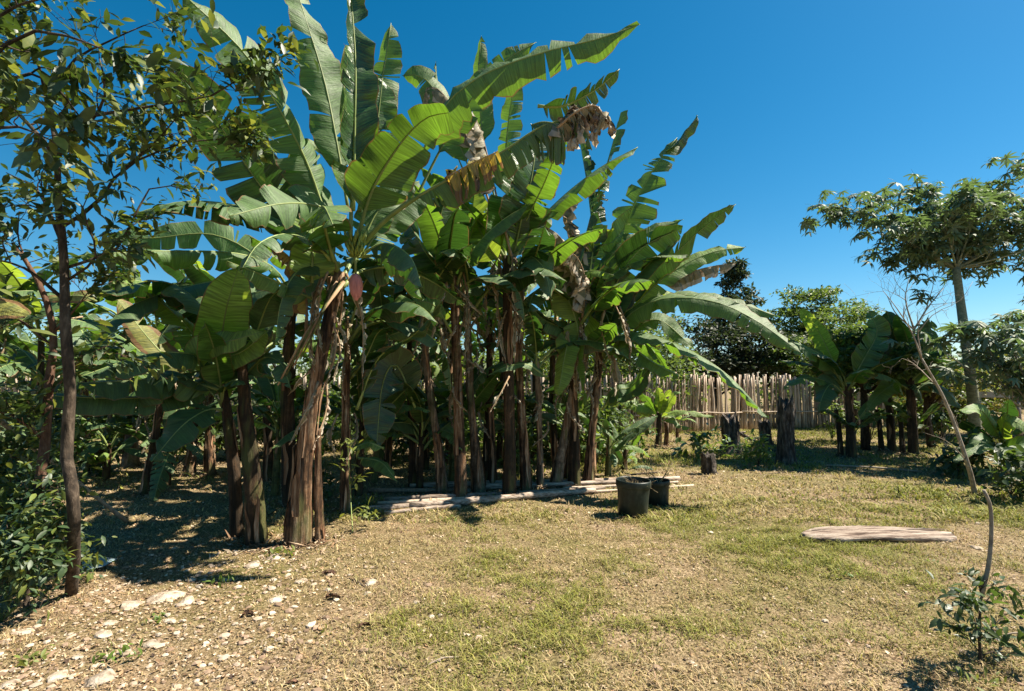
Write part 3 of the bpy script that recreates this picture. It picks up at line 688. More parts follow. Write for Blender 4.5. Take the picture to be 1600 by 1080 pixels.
# ================================================================== BACKGROUND TREES
def bg_tree(name, label, px, py_top, dist, wpx, hpx, mat, seed, n=2600, leafsize=0.16, shape='round', group='trees beyond the fence', trunk=True, clumps=40, leafmat2=None, flat=0.6):
    rng = random.Random(seed); nr = np.random.default_rng(seed)
    top = P(px, py_top, dist); bot = P(px, py_top + hpx, dist); rx = wpx / 2 * dist / F; rz = (top.z - bot.z) / 2; c = (top + bot) / 2
    rz = max(rz, 0.3); base = Vector((c.x, c.y, 0)); par = thing(name, base, label, 'tree' if trunk else 'bush', group)
    if trunk:
        mb = MB(); tips = []
        mb.tube([Vector((0, 0, -0.1)), Vector((rng.gauss(0, .1), 0, c.z * 0.5)), Vector((0, 0, c.z + rz * 0.4))], [0.028 * c.z + 0.05, 0.02 * c.z + 0.04, 0.02], 8)
        for k in range(7):
            a = rng.random() * 6.28; z = c.z - rz * 0.7 + rz * 0.8 * rng.random()
            mb.tube([Vector((0, 0, z - 0.3 * rz)), Vector((math.cos(a) * rx * 0.4, math.sin(a) * rx * 0.4, z)), Vector((math.cos(a) * rx * 0.8, math.sin(a) * rx * 0.8, z + rz * 0.3))], [0.06, 0.04, 0.012], 5)
        link('trunk', mb.mesh('trunk', M['bark']), par)
    cl = []
    for k in range(clumps):
        if shape == 'spire':
            h = rng.random(); a = rng.random() * 6.28; rr = rx * (1 - h) ** 0.8 * rng.random() ** 0.4
            p = np.array([math.cos(a) * rr, math.sin(a) * rr, -rz + 2 * rz * h]); cr = rx * 0.24
        else:
            d = nr.normal(0, 1, 3); d /= np.linalg.norm(d); q = 0.55 + 0.42 * rng.random() if rng.random() < 0.8 else rng.random() * 0.6
            if shape == 'round' and d[2] < -0.3: d[2] *= 0.6
            p = d * np.array([rx, rx, rz]) * q; cr = min(rx, rz) * (0.20 + 0.16 * rng.random())
        cl.append((p, cr))
    idx = nr.integers(0, len(cl), n); C = np.array([c_[0] for c_ in cl])[idx]; CR = np.array([c_[1] for c_ in cl])[idx]
    d = nr.normal(0, 1, (n, 3)); d /= np.linalg.norm(d, axis=1)[:, None]; rad = nr.random(n) ** 0.45
    pos = C + d * (CR * rad)[:, None] * np.array([1.25, 1.25, flat]) + np.array([0, 0, c.z])
    s = leafsize * (0.6 + 0.8 * nr.random(n)); ax = nr.normal(0, 1, (n, 3)); ax[:, 2] = ax[:, 2] * 0.6 - 0.2; ax /= np.linalg.norm(ax, axis=1)[:, None]
    up = np.array([0, 0, 1.0]) + nr.normal(0, 0.5, (n, 3)); sd = np.cross(ax, up); sd /= np.linalg.norm(sd, axis=1)[:, None]; nn = np.cross(sd, ax)
    A = pos; B = pos + ax * (s * 0.5)[:, None] + sd * (s * 0.24)[:, None] + nn * (s * 0.05)[:, None]; D = pos + ax * (s * 0.5)[:, None] - sd * (s * 0.24)[:, None] + nn * (s * 0.05)[:, None]; E = pos + ax * s[:, None]
    v = np.stack([A, B, E, D], 1).reshape(-1, 3); f = np.arange(n)[:, None] * 4 + np.array([[0, 1, 2, 3]])
    me = npmesh('crown', v, f, None, M[mat]); o = link('crown', me, par)
    if leafmat2:
        me.materials.append(M[leafmat2]); me.polygons.foreach_set('material_index', (nr.random(n) < 0.35).astype(np.int32))
    return par
bg_tree('dark_tree', 'dark feathery tree rising behind the fence at the tip of the long banana leaves', 1150, 412, 24, 120, 150, 'leafK', 1, 5200, 0.22, 'spire', clumps=34)
bg_tree('dark_tree', 'dark leafy tree behind the fence, directly behind the long drooping banana leaves', 1110, 480, 23, 240, 150, 'leafK', 2, 9000, 0.2, clumps=60)
bg_tree('round_tree', 'dense rounded dome shaped tree left of the umbrella crowned tree', 1272, 442, 26, 128, 140, 'leafB', 3, 11000, 0.2, clumps=70, leafmat2='leafL', flat=0.35)
bg_tree('green_tree', 'mid green feathery tree between the dome tree and the bare branches', 1330, 474, 19, 120, 120, 'leafL', 5, 6500, 0.12, clumps=60, leafmat2='leafB')
bg_tree('green_tree', 'low green tree behind the banana plants at right', 1395, 520, 20, 130, 110, 'leafB', 6, 5500, 0.14, clumps=50)
bg_tree('green_tree', 'broad mass of green leaves hanging over the right hand banana stems', 1345, 505, 12.6, 200, 120, 'leafB', 8, 9000, 0.13, clumps=90, leafmat2='leafL', group='leafy trees round the right hand banana group')
bg_tree('green_tree', 'low spreading green tree between the bare branches and the umbrella tree trunk', 1450, 545, 12.9, 120, 100, 'leafB', 9, 4500, 0.13, clumps=60, leafmat2='leafO', group='leafy trees round the right hand banana group')
bg_tree('green_tree', 'small tree over the fence below the dome shaped tree', 1245, 520, 21, 120, 90, 'leafB', 10, 5000, 0.15, clumps=50, leafmat2='leafL')
bg_tree('dark_tree', 'dark bushy tree behind the fence between the dark tree and the dome tree', 1195, 500, 22, 130, 110, 'leafK', 7, 5000, 0.17, clumps=45)
for i, (px, pt, w, lb) in enumerate([(1490, 560, 110, 'ochre flecked bush behind the umbrella tree trunk, left of it'), (1565, 535, 120, 'orange flecked bush at the right edge above the low wall'), (1640, 545, 110, 'ochre flecked bush cut by the right edge of the picture'), (1440, 575, 90, 'small ochre flecked bush right of the banana plants')]):
    bg_tree('hedge_bush', lb, px, pt, 15.5 + i * 0.3, w, 135, 'leafO', 20 + i, 8000, 0.095, trunk=False, group='ochre bushes at right', clumps=60, leafmat2='leafL')
lefts = [(-90, 470, 'far left tree behind the thin trunked tree'), (30, 500, 'tree at the left edge behind the leafy foreground tree'), (160, 520, 'tree seen between the thin trunks and the yellow banana leaf'), (290, 505, 'tree behind the small banana plant'), (420, 590, 'low tree seen under the notched banana leaf'), (560, 540, 'tree behind the leaning thick stem'), (680, 520, 'tree behind the slim brown stems'), (800, 530, 'tree in the gap right of the tallest dead leaf skirt'), (900, 520, 'tree behind the crowded stems'), (990, 510, 'tree behind the fence left of the dark trees')]
for i, (px, pt, lb) in enumerate(lefts):
    bg_tree('green_tree', lb, px, pt - 30, 18.6 + (i % 3), 230, 250, 'leafB' if i % 2 else 'leafL', 40 + i, 11000, 0.17, clumps=90, leafmat2='leafL' if i % 2 else 'leafO')
wh2 = ['far behind the thin trunks', 'far behind the pale tan stem', 'far behind the red brown stem', 'far behind the twin stems', 'far behind the thick leaning stem', 'far behind the leafy vine', 'far behind the pale curved stem', 'far behind the three slim stems', 'far behind the shaggy skirted plant', 'far behind the netted leaning stem', 'far behind the rough tan stem', 'far back left of the whole clump']
for i, px in enumerate([60, 160, 250, 350, 450, 540, 630, 710, 790, 870, 930, -30]):
    bg_tree('undergrowth_bush', 'dark undergrowth bush ' + wh2[i], px, 590 + (i * 37) % 35, 11.2 + (i % 3) * .8, 150, 130, 'leafB' if i % 3 else 'leafK', 400 + i, 3600, 0.12, trunk=False, group='undergrowth behind the clump', clumps=45, leafmat2='leafL')
def far_wood():
    nr = np.random.default_rng(12); k = 420; n = 42000
    cx = nr.uniform(-62, 62, k); cy = nr.uniform(33, 40, k); cz = nr.random(k) * (2.0 + 2.2 * vnoise(cx, cy, 0.12)); cr = 0.7 + 0.7 * nr.random(k)
    i = nr.integers(0, k, n); d = nr.normal(0, 1, (n, 3)); d /= np.linalg.norm(d, axis=1)[:, None]
    pos = np.stack([cx, cy, cz + 0.3], 1)[i] + d * (cr[i] * nr.random(n) ** 0.4)[:, None]
    ax = nr.normal(0, 1, (n, 3)); ax /= np.linalg.norm(ax, axis=1)[:, None]; sd = np.cross(ax, nr.normal(0, 1, (n, 3))); sd /= np.linalg.norm(sd, axis=1)[:, None]
    s_ = (0.22 + 0.2 * nr.random(n))[:, None]; v = np.stack([pos, pos + ax * s_ * .5 + sd * s_ * .3, pos + ax * s_, pos + ax * s_ * .5 - sd * s_ * .3], 1).reshape(-1, 3)
    me = npmesh('far_wood', v, np.arange(n)[:, None] * 4 + np.array([[0, 1, 2, 3]]), None, M['leafB'])
    tag(link('far_wood', me), 'low green wood far beyond the fence', 'wood', kind='stuff')
far_wood()
# low wall at right
mb = MB(); A = P(1455, 612, 14.6); B = P(1700, 610, 14.0); z1, z0 = A.z, A.z - 0.16
for p, q in ((A, z0), (A, z1), (B, z1), (B, z0)): mb.v.append(Vector((p.x, p.y, q)))
for p, q in ((A, z0), (A, z1), (B, z1), (B, z0)): mb.v.append(Vector((p.x + 0.05, p.y + 0.12, q)))
for f in ((0, 3, 2, 1), (4, 5, 6, 7), (1, 2, 6, 5), (0, 1, 5, 4), (3, 7, 6, 2), (0, 4, 7, 3)): mb.face(f)
w0 = Vector((A.x, A.y, 0)); wt = thing('low_barrier', w0, 'pale horizontal beam on posts in front of the ochre bushes at right', 'barrier')
link('beam', shift(mb, w0).mesh('beam', M['wall'], False), wt)
for k in range(4):
    p = A.lerp(B, (k + 0.3) / 4); mb = MB(); mb.tube([Vector((p.x, p.y + 0.06, -0.05)), Vector((p.x, p.y + 0.06, z0))], 0.045, 8); link('post', shift(mb, w0).mesh('post', M['pole']), wt)

# ================================================================== BANANA PLANTS
FEET = []
def plant(label, base_px, name='banana_plant', group='banana plants of the clump', cat='banana plant'):
    g = G(*base_px); return thing(name, (g.x, g.y, 0), label, cat, group), g.y
def stem(par, pix, rpx, m='stem', seed=0, d=None, strips=5, **kw):
    """pix: (px,py[,dist]) from the foot up; rpx radii in photo pixels"""
    g = G(pix[0][0], pix[0][1]); d0 = g.y
    pts = [Vector((g.x, g.y, -0.04))] + [P(p[0], p[1], p[2] if len(p) > 2 else d0) for p in pix[1:]]
    pstem(par, pts, [r * d0 / F for r in rpx], m, seed, strips, **kw); FEET.append((g.x, g.y, rpx[0] * d0 / F)); return pts[-1]

# ---- A: the leaning main plant with the purple bud
A, dA = plant('big leaning banana plant with thick peeling brown stem, green fruit and a hanging pink bud', (468, 848))
tA = stem(A, [(466, 850), (474, 740), (490, 620), (510, 520), (532, 425)], [25, 16, 12.5, 11.5, 11], 'stem', 1, strips=13)
stem(A, [(500, 848), (497, 760), (498, 670)], [9, 7, 4], 'stem', 2, strips=3, name='sucker_stem')
stem(A, [(450, 848), (456, 780), (470, 720)], [8, 6, 3], 'stem', 3, strips=4, name='sucker_stem')
d = dA
leaf(A, [(512, 345, d), (478, 250, d - .2), (425, 150, d - .6), (375, 75, d - .9), (283, -12, d - 1.3)], 56, 'g', ang=25, d=(10, 38), tears=(9, 3), pet=0.10, jit=14, gap=0.35, seed=11)
leaf(A, [(490, 400, d + .3), (440, 330, d + .1), (400, 280, d - .1), (340, 190, d - .4), (270, 98, d - .8)], 56, 'd', ang=165, d=(12, 12), tears=(1, 2), pet=0.18, seed=12)
leaf(A, [(545, 330, d + .1), (528, 230, d + .1), (508, 130, d + .1), (478, 30, d), (455, -40, d)], 40, 'g', ang=(20, 50), d=(-8, 30), tears=(0, 1), pet=0.15, seed=13, wave=.03)
leaf(A, [(547, 395, d), (549, 310, d - .1), (551, 215, d - .2), (552, 130, d - .2), (550, 60, d - .2)], 44, 'g', ang=(170, 170), d=(28, 38), tears=(1, 0), pet=0.22, seed=14, wave=.035, rib=.022)
leaf(A, [(552, 330, d - .2), (554, 200, d - .35), (555, 90, d - .4), (545, -50, d - .4)], 38, 'd', ang=(165, 150), d=(35, 40), tears=(1, 4), pet=0.12, seed=15, wave=.04)
leaf(A, [(560, 330, d + .2), (575, 240, d + .3), (592, 150, d + .4), (603, 90, d + .4), (611, 36, d + .4)], 37, 'g', ang=20, d=(12, 25), tears=(8, 8), pet=0.25, seed=16, jit=16)
leaf(A, [(562, 330, d + .2), (578, 260, d + .3), (590, 190, d + .3), (598, 122, d + .3)], 40, 'g', ang=170, d=(6, 6), tears=0, pet=0.2, seed=17)
# the leaf that bends over to the right
leaf(A, [(555, 385, d), (580, 300, d - .2), (625, 225, d - .4), (665, 185, d - .5), (702, 176, d - .55)], 60, 'g', ang=(165, 140), d=(25, 22), tears=(0, 1), pet=0.2, seed=18, wave=.02, rib=.022, tipw=.4)
leaf(A, [(600, 370, d + .5), (640, 290, d + .4), (685, 180, d), (745, 122, d - .2), (840, 84, d - .3), (930, 62, d - .4), (1000, 38, d - .5)], 48, 'g', ang=(72, 66), d=(66, 6), tears=(2, 1), pet=0.26, seed=19, wave=.035, rib=.018, sweep=.05, hang=.15)
leaf(A, [(640, 330, d + .8), (690, 230, d + .8), (740, 150, d + .7), (790, 95, d + .6), (838, 66, d + .6)], 30, 'g', ang=20, d=(20, 20), tears=(2, 4), pet=0.3, seed=20)
leaf(A, [(840, 165, d - .1), (880, 165, d - .1), (930, 140, d - .1), (968, 108, d - .1)], 28, 'd', ang=140, d=(30, 30), tears=(7, 4), pet=0.05, seed=21, jit=25)
leaf(A, [(545, 345, d), (500, 322, d - .3), (440, 318, d - .8), (357, 338, d - 1.3)], 42, 'g', ang=(48, 40), d=(45, 5), tears=(4, 1), pet=0.12, seed=22, jit=8, gap=.5)
leaf(A, [(487, 442, d - .2), (488, 410, d - .25), (489, 380, d - .2), (490, 352, d - .1)], 36, 'y', ang=175, d=(10, 10), tears=0, pet=0.02, seed=23, rib=.02, tipw=.8)
leaf(A, [(480, 520, d - .1), (478, 460, d - .1), (455, 405, d - .2), (418, 378, d - .2)], 26, 'yo', ang=60, d=(70, 60), tears=(8, 7), pet=0.15, seed=24, hang=.5, jit=22)
leaf(A, [(500, 470, d), (470, 458, d - .3), (415, 432, d - .7), (355, 408, d - 1.1)], 24, 'g', ang=50, d=(40, 40), tears=(1, 1), pet=0.15, seed=25)
# long arching petiole whose blade has yellowed and died at the tip
leaf(A, [(562, 385, d - .1), (610, 335, d - .3), (690, 285, d - .5), (780, 240, d - .6), (850, 195, d - .6), (905, 190, d - .6), (925, 235, d - .6)], 46, 'g', ang=(60, 50), d=(58, 58), tears=(9, 7), pet=0.28, seed=26, hang=.45, jit=10, rib=.024)
leaf(A, [(695, 278, d - .55), (735, 256, d - .66), (778, 236, d - .72)], 56, 'yo', ang=40, d=(50, 60), tears=(15, 9), pet=0.0, seed=27, hang=.75, jit=30, tipw=.3, nw=7, rib=.008, gap=.5, crumple=.12)
leaf(A, [(870, 200, d - .6), (900, 175, d - .65), (930, 165, d - .65), (945, 185, d - .65)], 60, 'xl', ang=30, d=(70, 60), tears=(19, 14), pet=0.0, seed=28, hang=.75, jit=32, crumple=.30, tipw=.8, nw=8, nlen=44, gap=.6, label='dead buff tip of a leaf hanging crumpled at the end')
leaf(A, [(830, 195, d - .5), (850, 190, d - .6), (880, 195, d - .6)], 70, 'd', ang=60, d=(60, 60), tears=(6, 4), pet=0.0, seed=281, hang=.7, jit=10, tipw=.9, rib=.01)
leaf(A, [(560, 400, d - .1), (600, 380, d - .3), (640, 400, d - .5), (660, 450, d - .6)], 44, 'd', ang=80, d=(40, 40), tears=(2, 2), pet=0.15, seed=29, hang=.2)
leaf(A, [(560, 400, d), (600, 400, d - .1), (640, 420, d - .1), (660, 470, d - .1)], 40, 'd', ang=110, d=(30, 30), tears=(2, 2), pet=0.15, seed=30)
leaf(A, [(560, 390, d + .1), (590, 330, d + .2), (620, 300, d + .3), (655, 283, d + .4)], 34, 'g', ang=30, d=(10, 10), tears=1, pet=0.1, seed=31)
leaf(A, [(565, 400, d + .2), (600, 350, d + .4), (640, 318, d + .5), (670, 300, d + .6)], 36, 'g', ang=20, d=(10, 30), tears=1, pet=0.1, seed=32)
leaf(A, [(535, 390, d + .1), (480, 350, d + .3), (455, 300, d + .4), (440, 262, d + .5)], 36, 'g', ang=20, d=(10, 30), tears=1, pet=0.1, seed=33)
leaf(A, [(535, 390, d + .1), (500, 320, d + .2), (480, 260, d + .2), (500, 222, d + .3)], 44, 'g', ang=30, d=(10, 30), tears=1, pet=0.1, seed=34)
leaf(A, [(530, 410, d), (470, 420, d - .3), (440, 470, d - .5), (430, 540, d - .6)], 40, 'd', ang=80, d=(30, 30), tears=(2, 3), pet=0.15, seed=35)
leaf(A, [(540, 410, d + .1), (500, 430, d + .3), (430, 450, d + .5), (350, 470, d + .6)], 45, 'd', ang=70, d=(40, 30), tears=(2, 3), pet=0.15, seed=36)
crown(A, tA + Vector((0, 0.05, -0.05)), 7, 1.7, 5, 'ddg', amin=20, amax=330, spread=0.1)
hanging_dead(A, tA + Vector((-0.05, -0.02, -0.05)), 1.1, 61, 7, 'x', 0.05)
for k_, (x_, y_) in enumerate([(508, 510), (494, 600)]): hanging_dead(A, P(x_, y_, dA), .7, 600 + k_, 3, 'x' if k_ % 2 else 'xl', .035)
for i in range(4):      # bare hanging petioles
    a = [P(520 + 6 * i, 440, d - .1), P(500 - 8 * i, 500 + 8 * i, d - .25), P(470 - 12 * i, 560 + 14 * i, d - .3)]
    mb = MB(); mb.tube([p - Vector(A.location) for p in a], [0.018, 0.014, 0.008], 6); link('dead_petiole', mb.mesh('dead_petiole', M['rib_dry'] if i % 2 else M['stem_green']), A)
# fruit bunch with stalk and bud
def bunch(par, p0, s=1.0, bud=True, seed=3):
    rng = random.Random(seed); base = Vector(par.location)
    stalk = [p0 + Vector((0, -0.02, 0.16)) * s, p0 + Vector((0.03, -0.10, 0.12)) * s, p0 + Vector((0.05, -0.15, 0.0)) * s, p0 + Vector((0.055, -0.16, -0.14)) * s, p0 + Vector((0.06, -0.16, -0.24)) * s]
    mb = MB(); mb.tube(stalk, [0.022 * s, 0.022 * s, 0.018 * s, 0.014 * s, 0.012 * s], 7)
    b = link('fruit_bunch', shift(mb, base).mesh('fruit_stalk', M['rib']), par)
    mids, _ = catmull(stalk, 12); fm = []
    for v in range(3):
        m_ = MB(); q = []; L = 0.15 * s
        for i in range(6):
            u = i / 5; q.append(Vector((0.02 * s + L * 0.75 * math.sin(u * 1.6 + v * .1), 0, 0.10 * s * u * u + L * 0.2 * u)))
        m_.tube(q, [0.006 * s, 0.014 * s, 0.017 * s, 0.0165 * s, 0.012 * s, 0.004 * s], 6); fm.append(m_.mesh('banana', M['fruit']))
    for h in range(5):
        c = mids[3 + h]
        for k in range(11):
            a = k / 11 * 6.28 + h * 0.4
            mt = Matrix.Translation(c - base) @ Matrix.Rotation(a, 4, 'Z') @ Matrix.Rotation(R(rng.gauss(-5, 8)), 4, 'Y') @ Matrix.Scale(1 - 0.09 * h, 4)
            link('banana', fm[k % 3], b, mt)
    if bud:
        e = stalk[-1]; m_ = MB(); q = []; r = []
        for i in range(11):
            u = i / 10; q.append(e + Vector((0.012 * u, 0, -0.27 * u * s))); r.append(s * 0.060 * (math.sin(math.pi * (0.10 + 0.86 * u ** 0.75))) ** 0.8 + 0.002)
        m_.tube(q, r, 14); bd = link('flower_bud', shift(m_, base).mesh('flower_bud', M['bud']), par)
        for k in range(3):    # overlapping bracts
            a0 = k * 2.1 + 4.0; m_ = MB()
            for i in range(8):
                u = i / 7 * 0.9; i2 = min(10, int(u * 10)); rr = r[i2] * 1.06 + 0.004
                for j in range(6):
                    a = a0 + (j / 5 - 0.5) * 2.0 * math.sin(math.pi * (0.15 + 0.8 * u)); cc = e + Vector((0.012 * u, 0, -0.27 * u * s - 0.004 * k))
                    m_.v.append(cc + Vector((math.cos(a) * rr, math.sin(a) * rr, 0)))
            for i in range(7):
                for j in range(5): q_ = i * 6 + j; m_.face((q_, q_ + 1, q_ + 7, q_ + 6))
            link('bract', shift(m_, base).mesh('bract', M['bud']), bd)
bunch(A, P(555, 398, dA - .05), 1.0)

# ---- B: small dark plant front left
B_, dB = plant('small banana plant at front left with two dark twin stems and a bright upright leaf', (385, 838))
d = dB
tB = stem(B_, [(372, 838), (366, 740), (356, 660), (348, 600)], [12, 10, 9, 7], 'stem_dark', 11, strips=3)
stem(B_, [(402, 846), (395, 740), (385, 650), (378, 560)], [18, 15, 12, 8], 'stem_dark', 12, strips=4)
leaf(B_, [(350, 600, d), (345, 560, d), (352, 490, d - .3), (372, 420, d - .4)], 40, 'y', ang=178, d=(8, 8), tears=0, pet=0.22, seed=41, rib=.014)
leaf(B_, [(352, 600, d - .1), (345, 565, d - .2), (380, 548, d - .3), (418, 518, d - .4)], 26, 'y', ang=40, d=(30, 30), tears=0, pet=0.1, seed=42)
leaf(B_, [(352, 610, d - .1), (320, 585, d - .2), (312, 548, d - .4), (370, 530, d - .5), (416, 517, d - .5)], 24, 'y', ang=35, d=(20, 20), tears=(1, 1), pet=0.2, seed=43)
leaf(B_, [(350, 605, d), (320, 560, d - .2), (240, 552, d - .8), (120, 590, d - 1.3)], 40, 'd', ang=70, d=(40, 35), tears=(3, 3), pet=0.1, seed=44)
leaf(B_, [(350, 610, d), (310, 600, d - .1), (260, 590, d - .3), (195, 640, d - .4)], 34, 'g', ang=55, d=(35, 30), tears=(3, 2), pet=0.1, seed=45)
leaf(B_, [(352, 640, d), (325, 640, d - .2), (285, 665, d - .5), (236, 722, d - .7)], 37, 'd', ang=50, d=(15, 15), tears=(0, 1), pet=0.1, seed=46)
leaf(B_, [(350, 600, d), (300, 520, d + .1), (260, 480, d), (225, 455, d - .2)], 34, 'g', ang=60, d=(25, 25), tears=(1, 0), pet=0.2, seed=47)
leaf(B_, [(352, 600, d), (330, 500, d + .1), (260, 440, d - .1), (150, 460, d - .4)], 50, 'd', ang=100, d=(30, 30), tears=(1, 2), pet=0.2, seed=48)
leaf(B_, [(372, 590, d), (400, 520, d - .1), (420, 470, d - .2), (440, 450, d - .3)], 30, 'd', ang=140, d=(15, 15), tears=1, pet=0.1, seed=49)
leaf(B_, [(372, 600, d), (410, 560, d - .2), (440, 570, d - .4), (455, 610, d - .5)], 30, 'd', ang=60, d=(30, 30), tears=1, pet=0.1, seed=50)
leaf(B_, [(350, 640, d), (350, 610, d), (352, 580, d)], 14, 'y', ang=170, d=(50, 50), tears=0, pet=0.2, seed=51)
# ---- plant behind at left: the long horizontal leaves
L1, dL = plant('banana plant at left behind the twin stems with long arching leaves reaching to the left', (455, 790))
d = dL
tL = stem(L1, [(455, 790), (452, 700), (450, 600), (455, 470)], [14, 12, 11, 9], 'stem_dark', 14, strips=4)
leaf(L1, [(460, 470, d), (430, 420, d - .5), (372, 396, d - 1.0), (250, 392, d - 1.8), (120, 400, d - 2.5)], 34, 'g', ang=(100, 60), d=(75, 20), tears=(3, 3), pet=0.14, seed=52, gap=.4)
leaf(L1, [(460, 470, d + .3), (400, 400, d + .2), (330, 366, d), (240, 372, d - .2), (160, 372, d - .4)], 26, 'g', ang=15, d=(10, 10), tears=(2, 3), pet=0.2, seed=53)
leaf(L1, [(450, 480, d), (400, 440, d - .5), (330, 440, d - 1.0), (200, 480, d - 1.7), (130, 560, d - 2.2)], 42, 'd', ang=80, d=(40, 40), tears=(2, 3), pet=0.14, seed=54)
leaf(L1, [(430, 540, d), (330, 590, d - .3), (262, 560, d - .5), (175, 458, d - .6)], 22, 'o', ang=25, d=(10, 10), tears=(2, 1), pet=0.45, seed=55)
leaf(L1, [(450, 520, d), (380, 560, d - .7), (250, 590, d - 1.6), (90, 600, d - 2.4)], 44, 'd', ang=60, d=(30, 40), tears=(2, 3), pet=0.14, seed=56)
leaf(L1, [(440, 560, d), (360, 580, d - .7), (240, 620, d - 1.6), (0, 615, d - 2.7)], 34, 'd', ang=55, d=(30, 30), tears=(3, 3), pet=0.14, seed=57)
leaf(L1, [(150, 470, d - .5), (120, 462, d - .5), (60, 470, d - .5)], 12, 'o', ang=35, d=(20, 20), tears=1, pet=0, seed=58)
leaf(L1, [(455, 480, d), (370, 470, d - .2), (300, 470, d - .3), (240, 540, d - .5)], 38, 'd', ang=70, d=(30, 30), tears=1, pet=.1, seed=59)
crown(L1, tL, 8, 1.5, 9, 'dygo', spread=.3)
crown(B_, tB, 6, 1.0, 19, 'dyg', spread=.3)
hanging_dead(L1, P(288, 500, d), .35, 67, 3, 'xl', .06)
hanging_dead(L1, P(145, 500, d), .3, 68, 2, 'xl', .05)

# ---- stems of the clump from left to right: (label, foot, stem pixels, radii, bark, crown n, crown length, dead skirt)
clump = [
 ('banana plant with slim brown stem right of the leaning thick stem', [(541, 800), (540, 700), (541, 600), (545, 500)], [13, 11, 10, 9], 'stem', 8, 1.6, 0.3, 21),
 ('banana plant with pale curved bare stem, first of the three slim stems', [(692, 772), (684, 690), (670, 600), (660, 490)], [13, 11, 10, 9], 'stem_pale', 8, 1.7, 0.0, 22),
 ('banana plant with red brown stem, second of the three slim stems', [(720, 778), (718, 690), (714, 560), (710, 430)], [15, 13, 12, 10], 'stem', 8, 2.0, 1.2, 23),
 ('banana plant with brown stem flaring at the foot, third of the three slim stems', [(750, 770), (742, 690), (734, 600), (730, 480)], [16, 11, 10, 9], 'stem_pale', 7, 1.9, 0.4, 24),
 ('tall banana plant with a shaggy skirt of dead leaves, middle of the clump', [(795, 775), (796, 690), (794, 560), (792, 400)], [16, 15, 14, 12], 'stem_dark', 7, 2.1, 1.3, 25),
 ('banana plant with brown stem close behind the shaggy skirted one, to its right', [(822, 768), (818, 690), (812, 600), (806, 460)], [13, 12, 11, 9], 'stem', 6, 1.8, 0.5, 26),
 ('banana plant with slender yellowish brown stem behind the end of the poles', [(845, 764), (844, 720), (842, 650), (838, 560)], [9, 8, 8, 7], 'stem_pale', 6, 1.4, 0.0, 27),
 ('banana plant with rough netted stem leaning to the right', [(868, 760), (878, 700), (892, 630), (906, 560)], [14, 12, 12, 10], 'stem_pale', 6, 1.5, 0.4, 28),
 ('banana plant with dark stem left of the broken tan one', [(898, 760), (898, 680), (896, 600), (900, 500)], [14, 13, 12, 10], 'stem_dark', 7, 1.9, 0.6, 29),
 ('banana plant with rough tan stem at the right end of the clump', [(920, 757), (924, 690), (932, 610), (938, 530)], [14, 11, 11, 10], 'stem', 5, 1.8, 0.7, 30),
 ('banana plant with black stem between the shaggy one and the three slim stems', [(770, 760), (768, 690), (765, 600), (764, 500)], [11, 10, 9, 8], 'stem_dark', 6, 1.8, 0.3, 31),
 ('banana plant with thin black stem behind the first slim pale stem', [(646, 762), (645, 690), (640, 600), (640, 500)], [10, 9, 8, 7], 'stem_dark', 7, 1.7, 0.3, 32),
 ('banana plant with dark stem far back behind the leafy vine', [(605, 740), (608, 690), (612, 600), (610, 530)], [9, 8, 8, 7], 'stem_dark', 7, 1.7, 0.3, 33),
 ('banana plant with dark stem behind the netted leaning stem', [(872, 742), (866, 690), (862, 600), (866, 500)], [10, 9, 8, 7], 'stem_dark', 7, 1.9, 0.3, 34),
 ('banana plant with brown stem standing behind the twin stems', [(420, 752), (420, 700), (416, 620), (412, 540)], [12, 11, 10, 9], 'stem_dark', 7, 1.7, 0.4, 35),
 ('banana plant with red brown stem left of the twin stems', [(296, 742), (300, 700), (306, 650), (310, 590)], [13, 11, 9, 8], 'stem', 6, 1.6, 0.5, 36),
 ('banana plant with brown peeling stem just left of the twin stems', [(330, 744), (326, 700), (328, 650), (330, 580)], [12, 10, 9, 8], 'stem', 6, 1.6, 0.3, 37),
 ('banana plant with pale tan stem between the thin trunks and the hanging leaf', [(206, 728), (206, 690), (208, 650), (212, 590)], [17, 15, 13, 11], 'stem_pale', 6, 1.6, 0.5, 38),
 ('banana plant with black stem leaning left beside the pale tan stem', [(228, 772), (236, 720), (246, 660), (254, 590)], [12, 10, 9, 8], 'stem_dark', 6, 1.5, 0.3, 39),
]
CL = {}
for lb, sp, rr, mt, nc, ln, dead, sd in clump:
    q, dq = plant(lb, sp[0]); rr = [rr[0] * .85] + [r_ * .64 for r_ in rr[1:]]; t = stem(q, sp, rr, mt, sd, strips=6)
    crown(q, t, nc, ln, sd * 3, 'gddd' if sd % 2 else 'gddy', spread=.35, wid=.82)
    if dead: hanging_dead(q, t + Vector((0, -.03, 0)), dead * 1.1 + .2, sd, 8 if dead > 1 else 4, 'xl' if sd in (25, 30, 23) else 'x', .07 if dead > 1 else .055)
    mid_, _ = catmull([Vector((q.location.x, q.location.y, 0))] + [P(a[0], a[1], dq) for a in sp[1:]], 12)
    for k_ in (5, 8, 10)[0 if sd % 2 else 1:]: hanging_dead(q, mid_[k_] + Vector((0, 0, .1)), .55, sd * 11 + k_, 2, 'x' if (sd + k_) % 3 else 'xl', .035)
    CL[sd] = (q, dq, t)
